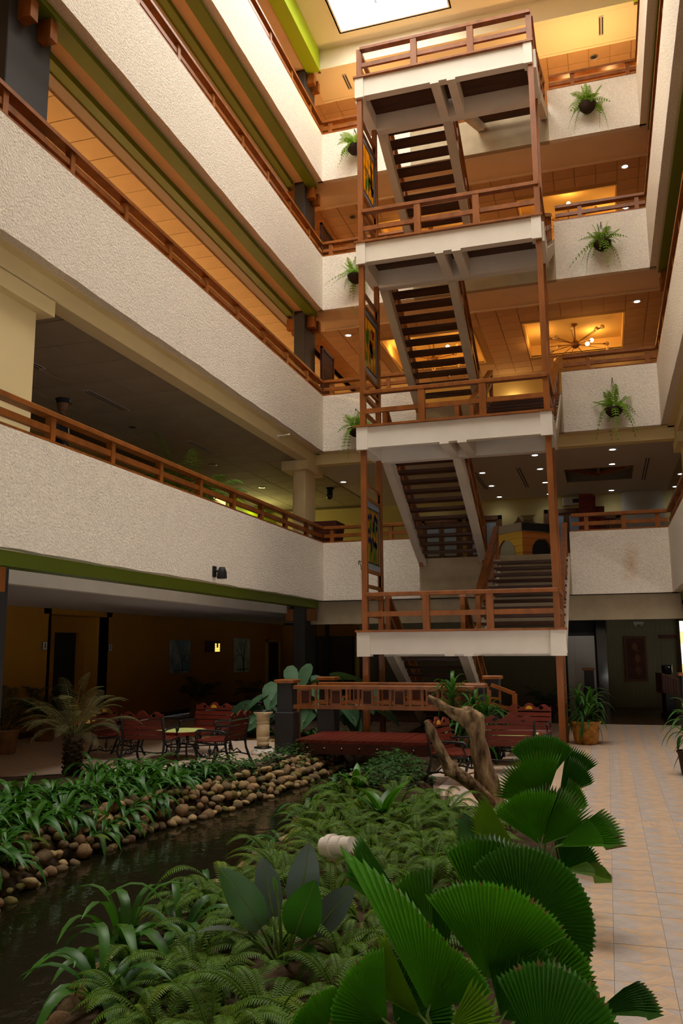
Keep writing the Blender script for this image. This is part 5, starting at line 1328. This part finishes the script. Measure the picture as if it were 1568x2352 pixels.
# ---- date palm
t = thing('date_palm', 'small date palm with dry olive fronds and rough trunk on the left bed', 'palm', (-7.30, 10.6, .0))
mb = MB().lathe([(.115, -.1), (.12, .1), (.11, .25), (.12, .42), (.10, .55), (.07, .62)], n=14)
for k in range(60):
    a = k * 2.4; z = .02 + .009 * k; mb.beam((.10 * cos(a), .10 * sin(a), z), (.145 * cos(a), .145 * sin(a), z + .05), .05, .02)
mb.build('trunk', M_trunk, t)
rosette(t, PR_date, 34, 7, (-.35, .6), (.72, 1.05), .58, .03)
# ---- potted palms
def pot(t, r0, h, m):
    MB().lathe([(r0 * .72, 0), (r0 * .8, .02), (r0 * .98, h * .9), (r0 * 1.06, h * .92), (r0 * 1.06, h), (r0 * .94, h), (r0 * .85, h * .8)], n=20).build('pot', m, t, smooth=True)
    MB().lathe([(r0 * .9, h * .88), (.01, h * .9)], n=14).build('soil', M_soil, t)
for k, (x, y, s, lab, m) in enumerate(((-10.95, 14.9, 1.0, 'potted palm in a clay pot at the left, against the ochre wall', M_pot), (-10.3, 12.9, .95, 'potted palm whose fronds reach in from the left edge of the view', M_pot), (-10.9, 21.5, .85, 'potted palm under the grey blue painting', M_pot), (-10.6, 24.6, .85, 'potted palm under the bare tree painting, far along the ochre wall', M_pot), (-1.55, 21.9, .8, 'dim potted palm in the rear lobby left of the right stair post', M_potdark))):
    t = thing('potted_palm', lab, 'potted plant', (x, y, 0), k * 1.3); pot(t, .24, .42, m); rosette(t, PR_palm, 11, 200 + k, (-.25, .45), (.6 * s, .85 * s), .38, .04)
t = thing('potted_palm', 'feathery potted palm behind the first floor railing of the left gallery', 'potted plant', (-8.15, 15.6, 4.0), .5); pot(t, .26, .45, M_potdark); rosette(t, PR_palm1, 20, 220, (-.2, .5), (.85, 1.2), .42, .05)
# ---- dracaenas
def dracaena(x, y, label, canes, potm, seed, r0=.2, h=.42):
    t = thing('dracaena', label, 'potted plant', (x, y, 0)); r = random.Random(seed)
    if potm: pot(t, r0, h, potm)
    for k, (dx, dy, z) in enumerate(canes):
        MB().tube([(dx * .4, dy * .4, (h * .8 if potm else 0)), (dx, dy, z)], .018, 7).build('cane', M_trunk, t)
        for lv in range(3):
            rosette_part(t, dx, dy, z - .12 * lv, 9, seed * 7 + k * 3 + lv, (.1 - .3 * lv, .7 - .35 * lv))
    return t
def rosette_part(t, dx, dy, z, n, seed, tilt):
    r = random.Random(seed)
    for k in range(n):
        a = 2 * pi * k / n + r.uniform(-.3, .3); s = r.uniform(.75, 1.1)
        link('leaf', r.choice(PR_drac), t, Matrix.Translation((dx, dy, z)) @ Matrix.Rotation(a, 4, 'Z') @ Matrix.Rotation(-r.uniform(*tilt), 4, 'Y') @ Matrix.Scale(s, 4))
dracaena(-.47, 16.9, 'leafy dracaena in a mottled golden pot at the edge of the tiled walkway', ((-.12, 0, .72), (.12, .08, .78), (.05, -.12, .62)), M_potgold, 3, .27, .42)
dracaena(-2.30, 13.72, 'tall dracaena with striped arching leaves behind the driftwood', ((-.12, 0, 1.08), (.22, .05, .84), (.05, -.1, .60)), None, 5)
dracaena(-1.98, 13.68, 'shorter dracaena beside the tall one behind the driftwood', ((.10, .1, .76), (-.05, -.1, .5)), None, 6)
dracaena(1.06, 13.1, 'dracaena whose dark leaves reach in at the right edge of the view', ((0, 0, .75), (.15, .1, .6)), M_potdark, 8, .2, .34)
# ---- elephant ears behind the footbridge
def heart(w, L, cup):
    """arrow shaped blade, stalk joint at the origin, tip along +X, facing +Z"""
    mb = MB(); out = [(0, .02), (-.26, .10), (-.42, .24), (-.36, .42), (-.12, .52), (.15, .50), (.45, .38), (.75, .20), (1.0, 0)]
    vs = []; fs = []
    for x, y in out: vs += [(x * L, y * w, -.18 * L * (max(x, 0)) ** 2 + cup * (y * w) ** 2 - .02), (x * L * .62, y * w * .5, -.18 * L * (max(x, 0) * .62) ** 2 + cup * (y * w * .5) ** 2), (max(x, 0) * L * .98, 0, -.18 * L * max(x, 0) ** 2 - .012)]
    for i in range(len(out) - 1):
        a = i * 3; fs += [(a, a + 3, a + 4, a + 1), (a + 1, a + 4, a + 5, a + 2)]
    mb.add(vs, fs); mb.add([(x, -y, z) for x, y, z in vs], [tuple(reversed(f)) for f in fs]); return mb
PR_taro = [heart(.52, .44, .5).mesh('leaf', GL_taro, smooth=True), heart(.46, .40, .7).mesh('leaf', GL_taro, smooth=True), heart(.58, .48, .2).mesh('leaf', GL_taro, smooth=True)]
def taro(x, y, label, leaves, seed):
    t = thing('elephant_ear', label, 'plant', (x, y, 0)); r = random.Random(seed)
    for (dx, dy, z, yaw, pitch, s) in leaves:
        MB().tube([(dx * .1, dy * .1, 0), (dx * .45, dy * .45, z * .6), (dx, dy, z)], [.02, .014, .009], 6).build('stalk', GL_strap2, t)
        yaw = W_ + .8 * ((yaw - W_ + pi) % (2 * pi) - pi)
        link('leaf', r.choice(PR_taro), t, Matrix.Translation((dx, dy, z)) @ Matrix.Rotation(yaw, 4, 'Z') @ Matrix.Rotation(min(.85, pitch * .8 + .1), 4, 'Y') @ Matrix.Rotation(r.uniform(-.3, .3), 4, 'X') @ Matrix.Scale(s * 1.2, 4))
W_ = -1.22
taro(-6.35, 16.75, 'elephant ear with broad grey green leaves left of the footbridge newels', ((-.55, -.3, .80, pi + .4, .5, 1.0), (-.15, -.35, .98, W_ - .7, .7, 1.0), (.25, -.2, 1.32, W_ - .2, 1.0, 1.1), (.1, -.4, .70, W_ + .2, .8, .95), (-.45, -.5, .50, pi + .8, .55, 1.0), (.5, -.1, 1.1, W_ + .9, .6, 1.0)), 1)
taro(-5.55, 17.0, 'elephant ear with tall grey green leaves between the two newel posts', ((.35, -.2, 1.22, .35, -.1, 1.15), (-.2, -.2, 1.1, pi - .3, .2, 1.0), (.1, -.5, .75, W_, .9, .9), (.5, -.4, .6, W_ + .7, .7, .9), (-.3, -.5, .55, W_ - .7, .7, .9)), 2)
taro(-4.95, 17.35, 'low elephant ear seen through the footbridge railing', ((.2, -.4, .85, W_ + .4, .7, .9), (-.2, -.4, .65, W_ - .4, .8, .9), (.5, -.3, .55, .1, .5, .85), (0, -.55, .42, W_, .8, .8)), 3)
taro(-7.1, 16.95, 'low elephant ear at the left end of the bed behind the lounge', ((-.2, -.4, .45, pi + .7, .5, .9), (.25, -.4, .55, W_, .6, .9), (-.4, 0, .6, pi, .3, .9)), 4)
# ---- paddle leaf plant in the foreground
def paddle(b, m, t_, w, mt, root, up=(0, 0, 1), fold=.18, bl=.42, stalk=.011):
    b, m, t_ = Vector(b), Vector(m), Vector(t_)
    P = lambda u: b * (1 - u) ** 2 + m * 2 * u * (1 - u) + t_ * u * u
    n = 10; pts = [P(bl + (1 - bl) * i / n) for i in range(n + 1)]
    wd = [w * (sin(pi * min(1, (.06 + .94 * i / n)) ** .82) ** .75) + .002 for i in range(n + 1)]; wd[-1] = .003
    o = MB().ribbon(pts, wd, up=up, fold=fold).build('leaf', mt, root, world=True, smooth=True)
    MB().tube(pts, [.007 * (1 - .8 * i / n) for i in range(n + 1)], 5).build('midrib', GL_rib, o, world=True, smooth=True)
    MB().tube([P(bl * 1.02 * i / 6) for i in range(7)], [stalk * (1 - .3 * i / 6) for i in range(7)], 7).build('stalk', GL_rib, root, world=True, smooth=True)
PD = thing('paddle_leaf_plant', 'broad paddle leaved plant with long stalks standing in the ferns at the near right bank', 'plant', (-1.83, 4.68, 0))
H = (.25, -.97, .1)
C0 = Vector((-1.82, 4.68, 0.0))
paddle(C0, (-1.90, 4.58, .32), (-2.10, 4.44, .60), .095, GL_ovate, PD, (.5, -.8, .5))
paddle(C0, (-1.90, 4.72, .36), (-2.02, 4.86, .57), .075, GL_ovate2, PD, (.2, -.6, .8))
paddle(C0, (-1.70, 4.70, .42), (-1.665, 4.70, .705), .090, GL_ovate2, PD, (.25, -.95, .2))
paddle(C0, (-1.68, 4.55, .30), (-1.545, 4.46, .57), .105, GL_ovate, PD, (.25, -.95, .2))
paddle(C0, (-1.60, 4.72, .28), (-1.42, 4.78, .47), .085, GL_ovate2, PD, (.1, -.8, .6))
paddle(C0, (-1.92, 4.45, .36), (-2.16, 4.30, .30), .05, GL_ovate2, PD, (0, 0, 1))
paddle(C0, (-1.70, 4.5, .22), (-1.50, 4.35, .22), .07, GL_ovate, PD, (.2, -.5, .8))
paddle(C0, (-1.80, 4.62, .40), (-1.835, 4.58, .54), .012, GL_strap2, PD, (.25, -.95, .2), bl=.75)
for k, (x, y, s, lab) in enumerate(((-2.25, 8.55, 1.0, 'paddle leaved plant with dark upright leaves among the ferns by the driftwood'), (-3.05, 10.35, .8, 'bird nest like plant with broad bright leaves on the right bank'))):
    t = thing('paddle_leaf_plant', lab, 'plant', (x, y, 0))
    for q in range(8):
        a = q * .8 + k; c, sn = cos(a), sin(a); h = .42 * s * (1 if q % 2 else .75)
        paddle((x, y, 0), (x + .08 * c, y + .08 * sn, h * .8), (x + .34 * s * c, y + .34 * s * sn, h * (1.05 if q % 3 else .75)), .06 * s, GL_fan if q % 2 else GL_strap, t, (-c * .6, -sn * .6, .8), .25, .18, .01)
# ---- fan palms
def fan(hub, tip, nrm, span=200, nseg=34, pleat=.012, cup=.12, side=.25, tooth=.07, mt=None, root=None, base=None, droop=0, rimdry=True, roundness=.12, seed=1, skew=0, prof=None):
    hub, tip = Vector(hub), Vector(tip); Y = tip - hub; R = Y.length; Y.normalize(); n = Vector(nrm).normalized(); Z = (n - Y * n.dot(Y)).normalized(); X = Y.cross(Z)
    r = random.Random(seed); mb = MB(); sp = radians(span); K = 2 * nseg; rows = [.04, .25, .45, .65, .80, .92, 1.0]
    for i, q in enumerate(rows):
        for k in range(K + 1):
            a = -sp / 2 + sp * k / K; ridge = (k % 2 == 1); rr = q
            lim = (1 - roundness * (1 - cos(a)) * .8) * (1 - skew * a)
            if prof:
                u = k / K * (len(prof) - 1); j = min(int(u), len(prof) - 2); lim *= prof[j] + (prof[j + 1] - prof[j]) * (u - j)
            if i == 6: rr = (1.0 + r.uniform(-.02, .02)) if ridge else (1 - tooth - r.uniform(0, .02))
            if i == 5: rr = .93 if ridge else min(.92, 1 - tooth - .02)
            if i == 4 and tooth > .18: rr = min(rr, 1 - tooth - .03)
            rr *= R * lim
            z = (pleat if ridge else -pleat) * min(1, q * 1.6) * (1 if i < 6 else .6) + cup * rr * q - side * R * (sin(a * .5) ** 2) * q * q - droop * R * max(0, q - .55) ** 2
            mb.v.append((rr * sin(a), rr * cos(a), z))
    for i in range(len(rows) - 1):
        for k in range(K):
            b0 = i * (K + 1) + k
            mb.f.append((b0, b0 + 1, b0 + K + 2, b0 + K + 1)); mb.mi.append(1 if (rimdry and i == 5 and r.random() < .15) else 0)
    o = link('leaf', mb.mesh('leaf', [mt or GL_fan, GL_tip]), root)
    o.matrix_basis = Matrix.Translation(-Vector(root.location)) @ frame(hub, X, Y, Z)
    if base is not None:
        b = Vector(base); c = b.lerp(hub, .5) + Vector((0, 0, .08)) - Y * .05
        MB().tube([b, c, hub - Y * .01, hub + Y * R * .12], [.012, .009, .007, .004], 6).build('petiole', GL_rib, root, world=True, smooth=True)
    return o
def face(h, k=.0): # direction toward the viewer, tilted up by k
    v = Vector((0, 0, 1.775)) - Vector(h); v.normalize(); return v + Vector((0, 0, k))
F1 = thing('fan_palm', 'large fan palm with pleated round leaves filling the lower right foreground', 'palm', (-.55, 3.35, 0)); B1 = (-.55, 3.35, 0)
F2 = thing('fan_palm', 'fan palm with bright upright leaves in the middle, beside the tiled walkway', 'palm', (-.52, 5.95, 0)); B2 = (-.52, 5.95, 0)
F3 = thing('fan_palm', 'darker fan palm with one round leaf standing behind the bright one', 'palm', (-.47, 7.5, 0)); B3 = (-.47, 7.5, 0)
fan((-0.508, 3.452, 0.525), (-0.434, 3.409, 0.912), face((-.5, 3.4, .7), .25), 92, 36, .007, .08, .10, .05, GL_fan, F1, B1, seed=1)
fan((-0.671, 3.137, 0.517), (-0.584, 3.101, 0.762), face((-.7, 3.1, .7), .25), 96, 34, .008, .03, .04, .05, GL_fan, F1, B1, seed=2, roundness=0, prof=(2.45, 1.75, 1.25, 1.05, 1.0, 1.0, 1.0))
fan((-0.775, 3.559, 0.655), (-1.046, 3.368, 0.97), Vector((.60, -.5, .7)), 30, 12, .010, .05, .02, .07, GL_fan3, F1, B1, seed=3)
fan((-.80, 3.795, .47), (-.90, 3.70, .82), Vector((.3, -.6, .8)), 60, 16, .010, .03, .10, .10, GL_fan, F1, B1, droop=.2, seed=23, rimdry=False)
fan((-0.431, 3.998, 0.573), (-0.234, 4.033, 0.85), face((-.3, 4, .8), .25), 160, 44, .007, .10, .16, .035, GL_fan3, F1, B1, seed=4, rimdry=False)
fan((-.62, 4.05, .60), (-.50, 4.2, .90), face((-.5, 4, .8), .9), 110, 28, .012, .02, .30, .10, GL_fan, F1, B1, droop=.3, seed=14, rimdry=False)
fan((-0.753, 2.891, 0.568), (-0.891, 2.789, 0.728), Vector((-.05, -.75, .65)), 96, 28, .008, .08, .12, .06, GL_fan, F1, B1, seed=5)
fan((-0.66, 3.033, 0.531), (-0.843, 2.913, 0.774), Vector((.15, -.75, .6)), 34, 14, .008, .05, .06, .08, GL_fan2, F1, B1, seed=6)
fan((-0.543, 2.845, 0.597), (-0.396, 2.887, 0.684), Vector((.05, -.8, .6)), 66, 11, .007, .05, .06, .22, GL_fan2, F1, B1, seed=7, rimdry=False)
fan((-0.267, 2.95, 0.487), (-0.09, 2.986, 0.719), Vector((.05, -.7, .75)), 150, 40, .007, .10, .16, .045, GL_fan3, F1, B1, seed=8)
fan((-.122, 3.367, .484), (.10, 3.44, .55), Vector((.1, -.3, 1)), 46, 12, .010, .04, .2, .22, GL_fan3, F1, B1, droop=.5, seed=9)
fan((-.40, 3.15, .45), (-.14, 3.27, .57), Vector((.25, -.3, 1)), 80, 18, .010, .04, .2, .12, GL_fan3, F1, B1, droop=.2, seed=19)
fan((-.66, 2.74, .44), (-.66, 2.72, .60), Vector((-.1, -.8, .5)), 110, 26, .008, .05, .2, .08, GL_fan3, F1, B1, seed=20)
fan((-.493, 5.901, .507), (-.60, 5.86, .86), face((-.5, 5.9, .6), .2), 78, 26, .009, .08, .10, .08, GL_fan, F2, B2, seed=10, rimdry=False)
fan((-.493, 6.011, .484), (-.19, 6.07, .77), Vector((-.1, -.85, .5)), 52, 16, .010, .06, .10, .26, GL_fan, F2, B2, droop=.1, seed=24)
fan((-.388, 5.825, .515), (.02, 5.94, .665), Vector((-.2, -.75, .75)), 44, 14, .011, .04, .15, .30, GL_fan, F2, B2, droop=.55, seed=11)
fan((-.629, 5.75, .517), (-.90, 5.63, .76), Vector((.15, -.65, .8)), 50, 16, .010, .06, .15, .16, GL_fan2, F2, B2, seed=12)
fan((-.618, 5.648, .513), (-.99, 5.52, .655), Vector((.1, -.5, .9)), 52, 16, .010, .06, .2, .12, GL_fan3, F2, B2, droop=.2, seed=25)
fan((-.492, 6.404, .667), (-.67, 6.34, 1.02), face((-.6, 6.2, .8), .35), 104, 30, .012, .05, .2, .22, GL_fan, F2, B2, droop=.2, seed=13)
fan((-.50, 6.2, .50), (-.36, 6.35, .80), face((-.4, 6, .7), .3), 70, 18, .010, .05, .15, .12, GL_fan3, F2, B2, seed=15)
fan((-.343, 5.644, .416), (-.06, 5.75, .43), Vector((0, -.3, 1)), 45, 12, .011, .02, .2, .35, GL_fan2, F2, B2, droop=.8, seed=16)
fan((-.562, 7.447, .644), (-.575, 7.42, 1.07), face((-.5, 7.4, .8), .1), 82, 30, .007, .08, .10, .03, GL_fan3, F3, B3, seed=17, rimdry=False, roundness=.35)
fan((-.444, 7.493, .589), (-.225, 7.51, .94), Vector((.6, -.7, .3)), 46, 16, .009, .06, .1, .12, GL_fan3, F3, B3, seed=18)
fan((-.45, 7.279, .589), (-.205, 7.31, .84), Vector((-.2, -.75, .6)), 56, 18, .009, .06, .15, .12, GL_fan3, F3, B3, seed=21)
fan((-.45, 7.25, .45), (-.24, 7.2, .68), Vector((-.3, -.8, .6)), 60, 16, .009, .06, .15, .1, GL_fan, F3, B3, seed=22)
fan((-0.449, 3.381, 0.427), (-0.263, 3.453, 0.654), face((-.4, 3.2, .6), .3), 110, 30, .008, .08, .15, .06, GL_fan3, F1, B1, seed=41)
fan((-0.378, 3.729, 0.383), (-0.184, 3.808, 0.582), Vector((.3, -.6, .7)), 90, 24, .008, .08, .15, .06, GL_fan, F1, B1, seed=42)
fan((-0.799, 3.161, 0.455), (-0.67, 3.284, 0.595), face((-.7, 3.1, .6), .3), 100, 26, .008, .08, .15, .06, GL_fan3, F1, B1, seed=43)
fan((-0.763, 3.826, 0.359), (-0.854, 3.845, 0.699), face((-.7, 3.6, .6), .4), 60, 18, .010, .06, .10, .08, GL_fan3, F1, B1, seed=44)
fan((-0.916, 2.793, 0.536), (-0.995, 2.724, 0.669), Vector((-.1, -.7, .7)), 110, 26, .008, .08, .15, .06, GL_fan, F1, B1, seed=45)
fan((-0.376, 6.187, 0.285), (-0.213, 6.311, 0.48), face((-.4, 5.8, .5), .5), 90, 22, .010, .06, .2, .12, GL_fan3, F2, B2, droop=.2, seed=46)
print('objects', len(bpy.data.objects), 'tris', sum(len(o.data.polygons) for o in bpy.data.objects if o.type == 'MESH'))
